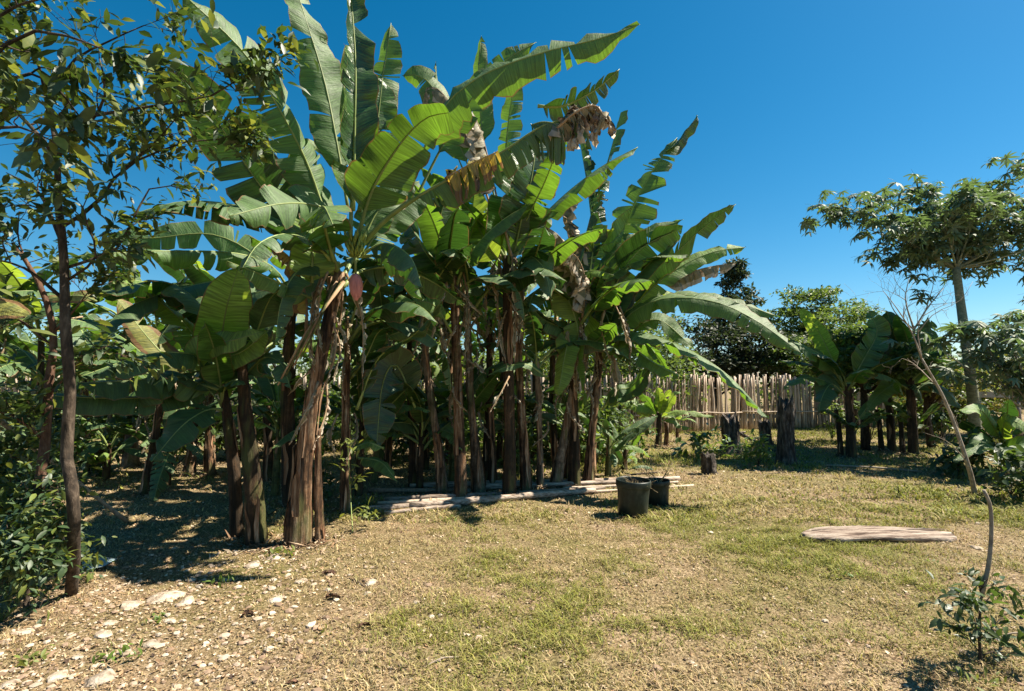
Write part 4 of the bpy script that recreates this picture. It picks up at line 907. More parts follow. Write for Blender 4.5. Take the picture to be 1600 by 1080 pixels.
# hand-placed leaves of those plants
q, d, t = CL[25]
leaf(q, [(795, 420, d), (795, 360, d - .2), (800, 300, d - .3), (815, 240, d - .2)], 44, 'g', ang=170, d=(15, 15), tears=(2, 2), pet=.1, seed=70, rib=.02)
leaf(q, [(800, 410, d), (815, 340, d - .3), (832, 270, d - .4), (838, 205, d - .3)], 46, 'd', ang=160, d=(15, 25), tears=(2, 3), pet=.15, seed=71)
leaf(q, [(800, 420, d), (825, 400, d - .3), (850, 420, d - .6), (862, 470, d - .8)], 40, 'd', ang=70, d=(20, 20), tears=1, pet=.1, seed=72)
leaf(q, [(790, 420, d), (760, 380, d - .1), (740, 330, d), (742, 290, d)], 36, 'y', ang=165, d=(20, 20), tears=(4, 4), pet=.1, seed=73)
leaf(q, [(798, 400, d + .3), (790, 250, d + .3), (800, 150, d + .3), (808, 110, d + .3)], 26, 'g', ang=30, d=(30, 30), tears=(6, 6), pet=.4, seed=74)
leaf(q, [(795, 400, d + .3), (760, 250, d + .3), (748, 130, d + .3), (752, 56, d + .3)], 22, 'g', ang=20, d=(20, 40), tears=(1, 1), pet=.5, seed=75)
leaf(q, [(790, 400, d + .3), (730, 280, d + .3), (685, 160, d + .3), (681, 96, d + .3)], 10, 'g', ang=20, d=(20, 40), tears=(3, 3), pet=.5, seed=76)
leaf(q, [(790, 400, d + .2), (740, 280, d), (690, 160, d), (660, 120, d), (628, 118, d)], 34, 'g', ang=20, d=(20, 20), tears=(3, 3), pet=.45, seed=77)
leaf(q, [(790, 400, d + .2), (740, 240, d), (700, 155, d), (668, 135, d), (660, 175, d)], 30, 'x', ang=60, d=(60, 60), tears=(6, 6), pet=.5, seed=78, hang=.6, crumple=.3)
leaf(q, [(800, 400, d - .3), (775, 300, d - .3), (750, 200, d - .3), (722, 160, d - .3), (700, 190, d - .3)], 46, 'x', ang=80, d=(60, 60), tears=(8, 8), pet=.35, seed=79, hang=.6, crumple=.3)
q, d, t = CL[23]
leaf(q, [(712, 440, d), (730, 380, d), (745, 345, d), (780, 320, d)], 40, 'y', ang=120, d=(30, 30), tears=(3, 3), pet=.1, seed=80)
leaf(q, [(706, 520, d - .3), (680, 478, d - .5), (640, 472, d - .8), (585, 500, d - 1.0)], 22, 'y', ang=45, d=(35, 10), tears=(1, 6), pet=.12, seed=81)
leaf(q, [(708, 440, d), (690, 380, d), (690, 330, d), (705, 295, d)], 40, 'd', ang=150, d=(20, 20), tears=(3, 3), pet=.1, seed=82)
leaf(q, [(708, 440, d), (670, 400, d - .3), (640, 350, d - .3), (620, 330, d - .2)], 46, 'd', ang=120, d=(30, 20), tears=(1, 1), pet=.1, seed=83)
leaf(q, [(706, 540, d), (660, 510, d - .2), (620, 520, d - .4), (570, 540, d - .5)], 16, 'g', ang=45, d=(35, 10), tears=(1, 6), pet=.12, seed=84)
q, d, t = CL[22]
leaf(q, [(650, 640, d - .3), (620, 570, d - .4), (598, 600, d - .5), (588, 700, d - .6)], 34, 'd', ang=170, d=(8, 8), tears=(2, 1), pet=.1, seed=85)
leaf(q, [(600, 700, d - .6), (575, 692, d - .7), (548, 702, d - .8)], 11, 'y', ang=50, d=(20, 30), tears=0, pet=.05, seed=86)
leaf(q, [(560, 715, d - .6), (595, 722, d - .8), (620, 752, d - 1)], 16, 'g', ang=50, d=(30, 30), tears=0, pet=.05, seed=87)
q, d, t = CL[21]
leaf(q, [(548, 590, d), (570, 560, d - .2), (590, 520, d - .3), (610, 510, d - .4)], 30, 'd', ang=120, d=(20, 20), tears=1, pet=.1, seed=88)
leaf(q, [(556, 640, d), (590, 560, d - .1), (650, 520, d - .2), (690, 470, d - .4)], 30, 'd', ang=100, d=(20, 20), tears=2, pet=.1, seed=89)
# right part of the clump
q, d, t = CL[28]
leaf(q, [(905, 560, d), (900, 500, d - .2), (870, 440, d - .4), (818, 412, d - .5)], 32, 'y', ang=(60, 30), d=(25, 10), tears=(1, 1), pet=.1, seed=90)
leaf(q, [(905, 560, d), (890, 520, d - .1), (850, 500, d - .2), (830, 480, d - .3)], 22, 'g', ang=50, d=(20, 20), tears=(1, 1), pet=.1, seed=91)
leaf(q, [(905, 570, d), (890, 535, d - .3), (882, 560, d - .5), (872, 618, d - .7)], 23, 'y', ang=(50, 15), d=(10, 30), tears=0, pet=.05, seed=92)
leaf(q, [(906, 570, d), (905, 540, d - .3), (905, 580, d - .5), (915, 635, d - .6)], 14, 'g', ang=70, d=(20, 20), tears=0, pet=.05, seed=93)
leaf(q, [(905, 570, d), (940, 500, d), (950, 440, d - .1), (962, 400, d - .1)], 30, 'y', ang=150, d=(20, 20), tears=(2, 2), pet=.1, seed=94)
leaf(q, [(855, 590, d - .5), (825, 570, d - .7), (795, 572, d - .8), (763, 586, d - .9)], 9, 'g', ang=45, d=(20, 20), tears=0, pet=.02, seed=941)
q, d, t = CL[29]
leaf(q, [(900, 510, d), (905, 420, d - .1), (925, 330, d - .1), (950, 250, d), (970, 176, d)], 30, 'd', ang=(150, 80), d=(30, 50), tears=(12, 14), pet=.12, seed=95, jit=28, rib=.02, tipw=.4)
leaf(q, [(900, 500, d), (925, 400, d - .1), (920, 310, d - .1), (905, 215, d)], 28, 'd', ang=110, d=(60, 60), tears=(12, 10), pet=.35, seed=96, jit=30, hang=.2)
leaf(q, [(905, 500, d), (950, 400, d + .1), (990, 320, d + .1), (1030, 250, d + .1), (1058, 215, d + .1)], 46, 'g', ang=(30, 45), d=(25, 25), tears=(17, 13), pet=.10, seed=97, jit=13, gap=.5, rib=.02)
leaf(q, [(1040, 240, d + .1), (1058, 222, d + .1), (1072, 205, d + .1), (1090, 180, d + .1)], 17, 'd', ang=120, d=(35, 35), tears=0, pet=.0, seed=98, rib=.01)
leaf(q, [(905, 490, d - .1), (895, 410, d - .4), (875, 370, d - .6), (845, 350, d - .8)], 44, 'xl', ang=60, d=(70, 70), tears=(10, 10), pet=.12, seed=99, hang=.55, crumple=.35, jit=25, label='long dead buff leaf hanging in curled shreds')
leaf(q, [(910, 500, d - .1), (915, 440, d - .5), (900, 400, d - .7), (870, 390, d - .9)], 38, 'xl', ang=60, d=(70, 70), tears=(9, 9), pet=.1, seed=991, hang=.7, crumple=.35, jit=25)
leaf(q, [(905, 480, d), (890, 380, d + .1), (880, 330, d + .1), (900, 290, d + .1)], 40, 'x', ang=80, d=(60, 60), tears=(8, 8), pet=.2, seed=100, hang=.5, crumple=.3, jit=20)
leaf(q, [(905, 490, d), (930, 390, d), (955, 380, d), (1000, 330, d + .2), (1015, 325, d + .2)], 26, 'y', ang=160, d=(10, 20), tears=(1, 4), pet=.35, seed=101)
q, d, t = CL[30]
leaf(q, [(940, 540, d), (925, 460, d - .1), (955, 400, d - .3), (1010, 365, d - .4), (1068, 343, d - .5)], 22, 'g', ang=(60, 35), d=(25, 20), tears=(1, 2), pet=.12, seed=102)
leaf(q, [(940, 540, d), (960, 450, d - .2), (1000, 390, d - .4), (1060, 360, d - .5), (1065, 365, d - .5)], 42, 'd', ang=150, d=(12, 12), tears=(1, 1), pet=.12, seed=103)
leaf(q, [(945, 530, d), (1000, 440, d - .1), (1050, 400, d - .2), (1100, 355, d - .3), (1150, 319, d - .4)], 30, 'd', ang=(120, 140), d=(12, 12), tears=(1, 2), pet=.12, seed=104)
leaf(q, [(945, 540, d), (1000, 470, d), (1050, 425, d), (1110, 395, d), (1166, 386, d)], 22, 'y', ang=(50, 30), d=(25, 25), tears=(3, 2), pet=.25, seed=105)
leaf(q, [(1040, 445, d), (1080, 425, d), (1120, 415, d), (1150, 412, d)], 24, 'x', ang=50, d=(50, 60), tears=(5, 5), pet=.0, seed=106, hang=.6, crumple=.2)
leaf(q, [(942, 560, d), (975, 500, d - .3), (1030, 468, d - .7), (1110, 470, d - 1.1), (1180, 500, d - 1.4), (1252, 552, d - 1.6)], 30, 'g', ang=(78, 62), d=(60, 2), tears=(5, 2), pet=.08, seed=107, gap=.2)
leaf(q, [(942, 560, d), (980, 490, d - .2), (1060, 462, d - .5), (1140, 470, d - .8), (1222, 497, d - 1.0)], 20, 'g', ang=(60, 45), d=(30, 20), tears=(5, 2), pet=.2, seed=108)
leaf(q, [(942, 570, d), (980, 520, d - .3), (1050, 535, d - .8), (1130, 580, d - 1.3), (1202, 655, d - 1.6)], 38, 'g', ang=(82, 66), d=(52, 8), tears=(2, 1), pet=.08, seed=109, wave=.03)
leaf(q, [(942, 570, d), (970, 530, d - .3), (1010, 560, d - .6), (1068, 592, d - .9)], 26, 'g', ang=(75, 55), d=(25, 25), tears=(1, 1), pet=.08, seed=110)
leaf(q, [(950, 590, d), (990, 520, d - .2), (1030, 500, d - .3), (1085, 545, d - .4)], 18, 'g', ang=35, d=(15, 15), tears=(1, 1), pet=.4, seed=111)
leaf(q, [(945, 610, d), (975, 618, d - .3), (1000, 600, d - .5), (1015, 572, d - .6)], 22, 'd', ang=80, d=(30, 30), tears=0, pet=.1, seed=112)
leaf(q, [(940, 640, d), (965, 610, d - .3), (985, 605, d - .3), (1015, 575, d - .6)], 15, 'g', ang=30, d=(10, 30), tears=0, pet=.1, seed=113)
hanging_dead(q, P(958, 480, d - .6), 1.1, 201, 3, 'x', .05)
leaf(q, [(960, 560, d - .6), (962, 580, d - .6), (966, 600, d - .6)], 16, 'xl', ang=20, d=(30, 30), tears=(2, 2), pet=.0, seed=114, hang=.7)

# ---- plants deep inside the clump, mostly hidden
rngd = random.Random(77); k = 0
where = ['behind the slim brown stem', 'behind the leafy vine', 'behind the pale curved stem', 'behind the three slim stems', 'behind the shaggy skirted plant', 'behind the yellowish slender stem', 'behind the netted leaning stem', 'behind the rough tan stem', 'far back at left beside the pale tan stem', 'far back behind the red brown stem', 'far back behind the twin stems', 'far back behind the thick leaning stem', 'far back in the gap left of the clump', 'at the left edge behind the bamboo pole', 'behind the thin foreground trunks', 'rising tall just left of the thin trunks', 'rising tall between the thin trunks and the pale tan stem', 'rising tall above the pale tan stem', 'cut by the left edge behind the bush', 'rising tall behind the twin stems']
for (px, py, h) in [(560, 735, 2.0), (590, 728, 2.4), (665, 735, 2.3), (700, 725, 2.8), (780, 728, 2.9), (835, 725, 2.7), (885, 722, 2.5), (930, 722, 2.2), (190, 705, 1.9), (270, 712, 1.9), (370, 715, 2.0), (480, 712, 2.1), (130, 720, 1.7), (20, 730, 1.8), (80, 745, 1.7), (55, 748, 2.5), (150, 738, 2.7), (245, 735, 2.6), (-30, 760, 2.4), (330, 728, 2.8)]:
    q, dq = plant('shaded banana plant ' + where[k], (px, py)); k += 1
    g = Vector(q.location); t = g + Vector((rngd.gauss(0, .15), rngd.gauss(0, .1), h))
    pstem(q, [g + Vector((0, 0, -.04)), g.lerp(t, .5) + Vector((rngd.gauss(0, .04), 0, 0)), t], [.085, .062, .05], rngd.choice(['stem', 'stem_dark', 'stem_pale']), k + 60, 2)
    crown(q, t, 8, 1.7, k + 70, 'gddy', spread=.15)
    if k % 2: hanging_dead(q, t, .8, k + 90, 3, 'x', .05)

# ---- knee to head high suckers between the stems
wh = ['left of the pale curved stem', 'between the pale curved stem and the red brown one', 'between the three slim stems and the black stem', 'right of the shaggy skirted plant', 'in front of the netted leaning stem, in shade', 'right of the rough tan stem', 'behind the thick leaning stem on its right', 'between the twin stems and the thick leaning stem', 'left of the twin stems in the dark', 'behind the bamboo cane', 'between the thin trunks and the pale tan stem', 'right behind the leafy vine', 'far right of the clump beside the shrub']
for i, (px, py, h, ln) in enumerate([(655, 765, 1.0, 1.2), (706, 757, 1.2, 1.2), (758, 752, 1.3, 1.2), (808, 748, 1.2, 1.2), (885, 748, 1.0, 1.1), (950, 745, .7, .9), (560, 775, 1.1, 1.3), (430, 775, 1.2, 1.3), (260, 760, .8, 1.3), (60, 770, .8, 1.2), (165, 750, .6, 1.1), (585, 755, 1.0, 1.2), (975, 735, .4, .7)]):
    q, dq = plant('young banana sucker ' + wh[i], (px, py), group='young suckers inside the clump')
    g = Vector(q.location); t = g + Vector((.03, 0, h)); pstem(q, [g + Vector((0, 0, -.04)), g.lerp(t, .5), t], [.07, .055, .04], 'stem_green' if i % 2 else 'stem_dark', 300 + i, 1)
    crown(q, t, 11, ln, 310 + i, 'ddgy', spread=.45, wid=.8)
# ---- right hand group behind the stumps
RG = [('banana plant with twin dark stems and wide shading leaves right of the big charred stump', [(1330, 716), (1328, 660), (1324, 600)], [9, 7, 6], 'stem_dark', 41),
      ('banana plant with thick dark stem in the middle of the right hand group', [(1427, 712), (1425, 660), (1422, 590)], [9, 7, 6], 'stem_dark', 42),
      ('banana plant with thin dark stem between the two thicker ones of the right hand group', [(1394, 706), (1392, 660), (1388, 600)], [7, 6, 5], 'stem_dark', 43)]
for lb, sp, rr, mt, sd in RG:
    q, dq = plant(lb, sp[0], group='banana plants of the right hand group'); t = stem(q, sp, rr, mt, sd, strips=3)
    crown(q, t, 9, 1.5, sd * 5, 'dddg', spread=.15, wid=.85); crown(q, Vector(q.location) + Vector((.1, 0, .75)), 7, .9, sd * 5 + 1, 'ddg', spread=.3, wid=.8); CL[sd] = (q, dq, t)
    stem(q, [(sp[0][0] - 16, sp[0][1] - 2), (sp[0][0] - 20, sp[1][1]), (sp[0][0] - 24, sp[1][1] - 20)], [5, 4, 3], 'stem_dark', sd + 5, strips=1, name='sucker_stem')
q, d, t = CL[41]
leaf(q, [(1322, 610, d), (1300, 560, d), (1280, 520, d), (1252, 482, d)], 17, 'y', ang=150, d=(15, 15), tears=0, pet=.3, seed=120)
leaf(q, [(1322, 610, d), (1350, 560, d), (1370, 520, d), (1358, 485, d)], 24, 'g', ang=150, d=(15, 15), tears=2, pet=.2, seed=121)
leaf(q, [(1322, 610, d), (1290, 560, d - .2), (1250, 540, d - .5), (1200, 530, d - .7)], 26, 'g', ang=70, d=(25, 25), tears=2, pet=.2, seed=122)
leaf(q, [(1322, 620, d), (1300, 600, d - .2), (1285, 620, d - .4), (1278, 650, d - .5)], 22, 'd', ang=50, d=(25, 25), tears=1, pet=.1, seed=123)
leaf(q, [(1322, 610, d), (1270, 590, d - .2), (1230, 600, d - .5), (1225, 610, d - .5)], 16, 'g', ang=70, d=(25, 25), tears=2, pet=.2, seed=124)
q, d, t = CL[42]
leaf(q, [(1424, 620, d), (1432, 580, d), (1445, 540, d), (1455, 500, d)], 20, 'g', ang=165, d=(10, 10), tears=(2, 1), pet=.15, seed=125)
leaf(q, [(1424, 610, d), (1410, 570, d), (1400, 530, d), (1385, 485, d)], 24, 'd', ang=160, d=(10, 10), tears=(2, 1), pet=.15, seed=126)
leaf(q, [(1424, 610, d), (1460, 590, d), (1480, 570, d - .2), (1540, 562, d - .4)], 16, 'g', ang=60, d=(20, 20), tears=(2, 1), pet=.15, seed=127)
leaf(q, [(1424, 610, d), (1400, 600, d - .2), (1370, 620, d - .4), (1350, 650, d - .5)], 18, 'g', ang=50, d=(20, 20), tears=(1, 1), pet=.15, seed=128)
leaf(q, [(1424, 620, d), (1450, 600, d - .2), (1480, 612, d - .5), (1500, 640, d - .6)], 20, 'd', ang=60, d=(20, 20), tears=(1, 1), pet=.15, seed=129)
# tall banana plants whose leaves show dark behind the right group, and the bushy plant at the right edge
q, dq = plant('low banana plant with broad leaves at the right edge behind the bare sapling', (1570, 745), group='banana plants of the right hand group')
t = Vector(q.location) + Vector((0, 0, .55)); pstem(q, [Vector(q.location) - Vector((0, 0, .04)), Vector(q.location) + Vector((.02, 0, .3)), t], [.08, .07, .05], 'stem_dark', 95, 2)
crown(q, t, 11, 1.1, 96, 'dddgg', spread=.3); d = dq
leaf(q, [(1565, 690, d), (1545, 655, d - .3), (1530, 640, d - .5), (1500, 642, d - .7)], 14, 'y', ang=45, d=(10, 20), tears=0, pet=.1, seed=130)
leaf(q, [(1565, 690, d), (1570, 660, d - .5), (1590, 660, d - .6), (1630, 690, d - .7)], 14, 'y', ang=45, d=(10, 20), tears=0, pet=.1, seed=131)
leaf(q, [(1560, 700, d), (1540, 690, d - .5), (1520, 700, d - .6), (1490, 720, d - .7)], 18, 'g', ang=45, d=(10, 20), tears=0, pet=.1, seed=132)
leaf(q, [(1560, 730, d), (1580, 700, d - .5), (1600, 700, d - .8), (1640, 740, d - 1)], 20, 'g', ang=45, d=(10, 20), tears=0, pet=.1, seed=133)

# ---- young bright banana in front of the fence
q, dq = plant('young bright green banana plant standing alone before the fence', (1028, 698), group='young banana plants by the fence')
t = stem(q, [(1028, 698), (1029, 670), (1030, 645)], [6, 5, 4], 'stem_dark', 97, strips=2); d = dq
stem(q, [(1040, 697), (1042, 675), (1040, 660)], [4, 4, 3], 'stem', 98, strips=1, name='sucker_stem')
for i, (pts, w, m, a) in enumerate([([(1030, 650), (1030, 625), (1028, 605)], 11, 'y', 160), ([(1030, 655), (1015, 640), (985, 630), (955, 612)], 12, 'y', 40), ([(1030, 655), (1000, 640), (975, 628), (935, 618)], 10, 'y', 50),
        ([(1030, 655), (1045, 630), (1055, 615), (1062, 615)], 10, 'y', 40), ([(1030, 655), (1050, 645), (1075, 643), (1118, 652)], 9, 'y', 60), ([(1030, 655), (1015, 630), (1005, 618), (1000, 612)], 10, 'g', 150), ([(1030, 660), (1045, 655), (1062, 665), (1080, 670)], 8, 'g', 60), ([(1030, 655), (1036, 630), (1040, 618), (1050, 608)], 9, 'y', 150)]):
    leaf(q, [(a_[0], a_[1], d - .15 * j) for j, a_ in enumerate(pts)], w, m, ang=a, d=(20, 20), tears=(1, 1), pet=.1, seed=140 + i, rib=.012, nlen=20)
q, dq = plant('tiny banana sucker right of the young bright banana plant', (1058, 690), group='young banana plants by the fence')
t = stem(q, [(1058, 690), (1058, 675), (1059, 662)], [3, 3, 2], 'stem', 99, strips=1); crown(q, t, 5, .55, 150, 'yg')

# ================================================================== UMBRELLA TREE AT RIGHT
def palm_tree(label, base, pts, rads, limbs, seed, n, size, zc, name='umbrella_tree', mat='bark_grey', group=None, extra=None, nmax=290):
    rng = random.Random(seed); par = thing(name, base, label, 'tree', group); b = Vector(base)
    mb = MB(); mid, _ = catmull(pts, 14); rr = [np.interp(i / 13 * (len(rads) - 1), range(len(rads)), rads) for i in range(14)]
    mb.tube([p - b for p in mid], rr, 12, ridge=.06, rng=rng); link('trunk', mb.mesh('trunk', M[mat]), par)
    tips = []
    for l in limbs:
        mb = MB(); t_ = []
        grow(mb, rng, l[0], l[1], l[1] * .3, 2, t_, ln=l[2], nb=5, bend=.3, up=.15)
        link('branch', shift(mb, b).mesh('branch', M[mat]), par); tips += t_
    vs = [palmate_mesh('palmate_leaf', M['leafP'], 8, k) for k in range(3)]; ms = []
    while len(ms) < n:
        p, dv = rng.choice(tips); q = p + Vector((rng.gauss(0, .14), rng.gauss(0, .14), rng.gauss(0, .08)))
        yaw = rng.random() * 6.28
        ms.append(Matrix.Translation(q) @ Matrix.Rotation(yaw, 4, 'Z') @ Matrix.Rotation(R(rng.gauss(10, 22)), 4, 'X') @ Matrix.Rotation(R(rng.gauss(10, 20)), 4, 'Y') @ Matrix.Scale(size * (0.65 + 0.6 * rng.random()), 4))
    place_leaves(par, ms, vs, nmax, 'palmate_leaf'); return par
dF = 11.0; fk = P(1494, 418, dF); limbs = []
for (px, py, dd, r) in [(1440, 405, .3, .045), (1395, 370, .0, .03), (1350, 355, .6, .03), (1345, 335, -.3, .02), (1470, 320, -.8, .03), (1520, 330, 1.0, .03), (1350, 330, .2, .025), (1440, 350, 1.2, .035), (1545, 385, .4, .05), (1600, 360, .2, .04), (1620, 400, .8, .035), (1500, 340, .3, .035), (1530, 320, -.3, .03), (1460, 300, .5, .03), (1570, 310, .4, .03), (1650, 380, -.4, .03), (1390, 330, 1.4, .03), (1495, 360, 1.8, .03)]:
    e = P(px, py, dF + dd); limbs.append(([fk + Vector((0, 0, -.02)), fk.lerp(e, .35) + Vector((0, 0, -.03)), fk.lerp(e, .7), e], r * .8, .62))
gF = Vector((P(1522, 660, dF).x, dF, 0))
palm_tree('umbrella shaped tree with a smooth slanting grey green trunk and hand shaped leaves', gF, [gF + Vector((.02, 0, -.1)), P(1522, 640, dF), P(1514, 570, dF), P(1503, 490, dF), fk], [.11, .105, .095, .083, .07], limbs, 5, 1250, .17, 0, mat='bark_green')
tips2 = []
bL = Vector(gF)
dS = 9.6; g2 = Vector((P(1640, 660, dS).x, dS, 0)); lim = []
for (px, py, dd) in [(1500, 535, .2), (1520, 512, -.2), (1540, 545, .4), (1565, 500, 0), (1590, 505, .5), (1600, 530, -.4), (1630, 500, .3), (1470, 545, .3), (1580, 540, -.5)]:
    e = P(px, py, dS + dd); s0 = g2 + Vector((-.1, 0, .9)); lim.append(([s0, s0.lerp(e, .5) + Vector((0, 0, -.05)), e], .025, .38))
palm_tree('smaller hand leaved tree reaching in from the right edge below the umbrella tree', g2, [g2 - Vector((0, 0, .1)), g2 + Vector((.05, 0, .5)), g2 + Vector((-.1, 0, .95))], [.06, .05, .04], lim, 8, 260, .19, 0, name='hand_leaved_tree')

# ================================================================== LEFT FOREGROUND TREES
def leafy_tree(label, trunk_px, rads, limbs, seed, nleaf, size, mats=('leafA', 'leafA', 'leafY'), name='leafy_tree', bark='bark', ln=.45, group=None, cat='tree', base=None, lvl=2, nb=4, spread=.5, jitter=.06, nmax=290):
    rng = random.Random(seed); f = trunk_px[0]; g = G(f[0], f[1]) if base is None else base; par = thing(name, (g.x, g.y, 0), label, cat, group); b = Vector(par.location)
    pts = [Vector((g.x, g.y, -.05))] + [P(*p) for p in trunk_px[1:]]
    mb = MB(); mid, _ = catmull(pts, 18); rr = [float(np.interp(i / 17 * (len(rads) - 1), range(len(rads)), rads)) for i in range(18)]
    mb.tube([p - b for p in mid], rr, 9, ridge=.16, rng=rng); link('trunk', mb.mesh('trunk', M[bark]), par)
    tips = []
    for l in limbs:
        mb = MB(); t_ = []; q = [P(*p) if isinstance(p, tuple) else p for p in l[0]]
        grow(mb, rng, q, l[1], l[1] * .3, lvl, t_, ln=ln * (l[2] if len(l) > 2 else 1), nb=nb, bend=.4, up=.1)
        link('branch', shift(mb, b).mesh('branch', M[bark]), par); tips += t_
    vs = [leaf_mesh('leaf', M[m], 1, .36 + .08 * (i % 2), .12, .15 + .15 * i % .4, 3) for i, m in enumerate(mats)]
    ms = []
    while len(ms) < nleaf:
        p, dv = rng.choice(tips)
        for k in range(rng.randrange(3, 8)):
            ms.append(rmat(rng, p + dv * rng.uniform(-.10, .03) + Vector((rng.gauss(0, jitter), rng.gauss(0, jitter), rng.gauss(0, jitter))), size * (.55 + .7 * rng.random()), dv, spread))
    place_leaves(par, ms, vs, nmax); return par
D = 3.6
leafy_tree('tall thin dark trunked tree at the left with forked limbs and small glossy leaves', [(112, 925), (116, 800, D), (103, 700, D + .05), (110, 620, D), (101, 500, D - .05), (100, 400, D), (90, 310, D), (89, 240, D), (76, 170, D)], [.044, .038, .036, .034, .029, .022, .012],
  [([(88, 245, D), (50, 200, D - .1), (0, 150, D - .1)], .018), ([(90, 245, D), (130, 200, D - .1), (152, 178, D - .2), (165, 140, D - .3), (155, 90, D - .3)], .016),
   ([(150, 180, D - .2), (200, 172, D - .3), (275, 160, D - .3), (330, 150, D - .4)], .012), ([(195, 262, D + .2), (240, 225, D), (275, 185, D - .2)], .012), ([(95, 355, D), (150, 320, D - .1), (195, 262, D + .1), (290, 222, D), (340, 218, D)], .014, .7),
   ([(97, 380, D), (60, 300, D + .1), (10, 270, D + .2)], .014), ([(100, 420, D), (180, 390, D + .2), (205, 350, D + .2), (240, 290, D + .3), (300, 300, D + .3)], .014, .8), ([(76, 175, D), (60, 100, D - .2), (30, 30, D - .3)], .014),
   ([(76, 175, D), (110, 100, D - .1), (180, 60, D - .2), (225, 40, D - .2)], .012), ([(102, 470, D), (40, 420, D - .1), (-30, 400, D - .2)], .014), ([(330, 150, D - .4), (380, 120, D - .4), (420, 95, D - .4)], .006, .4), ([(340, 218, D), (380, 210, D), (400, 235, D)], .005, .4),
   ([(103, 440, D), (150, 400, D - .1), (130, 330, D - .2), (140, 300, D - .2)], .010, .7)], 21, 2300, .095, mats=('leafA', 'leafA', 'leafA', 'leafA', 'leafA', 'leafY'), ln=.28)
D = 2.7
leafy_tree('overhanging branch tree in the upper left corner with larger pale leaves', [(-330, 1100), (-260, 700, D), (-180, 400, D), (-90, 200, D)], [.07, .06, .05, .03],
  [([(-90, 200, D), (0, 130, D), (70, 120, D), (130, 190, D)], .014), ([(-90, 200, D), (20, 60, D), (120, 60, D), (200, 100, D)], .014), ([(-90, 210, D), (-20, 40, D), (60, 0, D), (120, -20, D)], .014), ([(-120, 260, D), (0, 200, D + .1), (60, 210, D), (110, 240, D)], .012),
   ([(-90, 200, D), (0, -100, D - .3), (150, -220, D - .4), (260, -240, D - .4)], .02, 1.6), ([(-90, 200, D), (-200, -100, D - .5), (-100, -350, D - .8), (100, -450, D - .8)], .02, 1.8)], 22, 760, .12, mats=('leafA', 'leafA', 'leafA', 'leafY'), ln=.28, lvl=2, nb=3, spread=.45, base=Vector((-3.9, 3.0, 0)), jitter=.04)
D = 4.1
leafy_tree('second thin reddish trunk tree at the left edge leaning behind the first', [(45, 880), (58, 780, D), (72, 680, D), (76, 600, D), (84, 520, D), (60, 440, D), (20, 380, D)], [.045, .042, .038, .033, .028, .022, .012],
  [([(80, 540, D), (30, 500, D), (-30, 480, D)], .012), ([(75, 620, D), (130, 560, D - .1), (170, 540, D - .2)], .010), ([(60, 440, D), (30, 380, D), (30, 330, D)], .010), ([(70, 690, D), (20, 650, D - .2), (-40, 640, D - .3)], .010), ([(84, 520, D), (120, 480, D), (150, 440, D)], .010)], 23, 1100, .10, mats=('leafA', 'leafA', 'leafA', 'leafY'), ln=.30, bark='bark_red')
for i, (lb, bx, top, dd, n, ms_, sz) in enumerate([
    ('dark leafy bush at the foot of the thin trunks in the left corner', (40, 950), [(-20, 880), (20, 860), (60, 900), (-50, 900), (10, 820)], 3.5, 1100, ('leafA', 'leafA', 'leafA', 'leafA', 'leafY'), .075),
    ('leafy bush with a few yellow green leaves beside the thin trunks', (90, 900), [(60, 790), (90, 760), (40, 770), (95, 850), (0, 790)], 3.9, 1300, ('leafA', 'leafA', 'leafA', 'leafY'), .075),
    ('bush of yellowish leaves at the left edge above the bamboo pole', (10, 850), [(10, 600), (60, 640), (-20, 660), (20, 700), (90, 700)], 4.5, 1000, ('leafA', 'leafY', 'leafA'), .10)]):
    g = G(*bx); s0 = Vector((g.x, g.y, .05)); D = dd
    leafy_tree(lb, [bx, (bx[0] + 3, bx[1] - 40, g.y), (bx[0], bx[1] - 80, g.y)], [.02, .016, .012], [([s0 + Vector((0, 0, .1)), s0.lerp(P(x, y, dd), .5) + Vector((0, 0, .05)), P(x, y, dd)], .009) for x, y in top], 30 + i, n, sz, mats=ms_, name='leafy_bush', cat='bush', ln=.22, lvl=2, nb=4, nmax=200)
# big blurred yellow leaf close to the lens at the left edge
D = 1.3
tw = leafy_tree('low sapling at the left edge close to the camera with one big olive yellow leaf', [(-120, 1078), (-110, 800, D), (-90, 600, D), (-60, 500, D)], [.008, .007, .005, .003], [([(-60, 500, D), (-40, 490, D), (-20, 485, D)], .003, .3)], 37, 4, .05, mats=('leafY',), name='sapling', cat='sapling', lvl=0, base=Vector((P(-120, 1078, 1.3).x, 1.3, 0)))
mb, rb = blade([P(-55, 488, D), P(-25, 480, D), P(10, 482, D), P(45, 492, D)], .036, ang=35, d=(12, 12), tears=(0, 0), pet=.03, seed=5, rib=.002, wave=.002)
b = Vector(tw.location); o = link('leaf', shift(mb, b).mesh('leaf', M['o']), tw); link('midrib', shift(rb, b).mesh('midrib', M['rib']), o)

# small vine with round pale leaves climbing by the slim stem
D = 6.0
leafy_tree('pale green round leaved vine climbing beside the slim brown stem', [(552, 838), (548, 780, D), (545, 730, D), (543, 690, D)], [.006, .005, .004, .003],
   [([(552, 835, D), (548, 780, D), (545, 740, D), (545, 690, D)], .004, .7), ([(550, 800, D), (575, 810, D - .2), (578, 800, D - .3)], .003, .5), ([(548, 760, D), (556, 720, D), (560, 700, D)], .003, .5)], 44, 75, .10, mats=('leafY',), name='climbing_vine', cat='vine', bark='rib', ln=.14, lvl=1, nb=4)
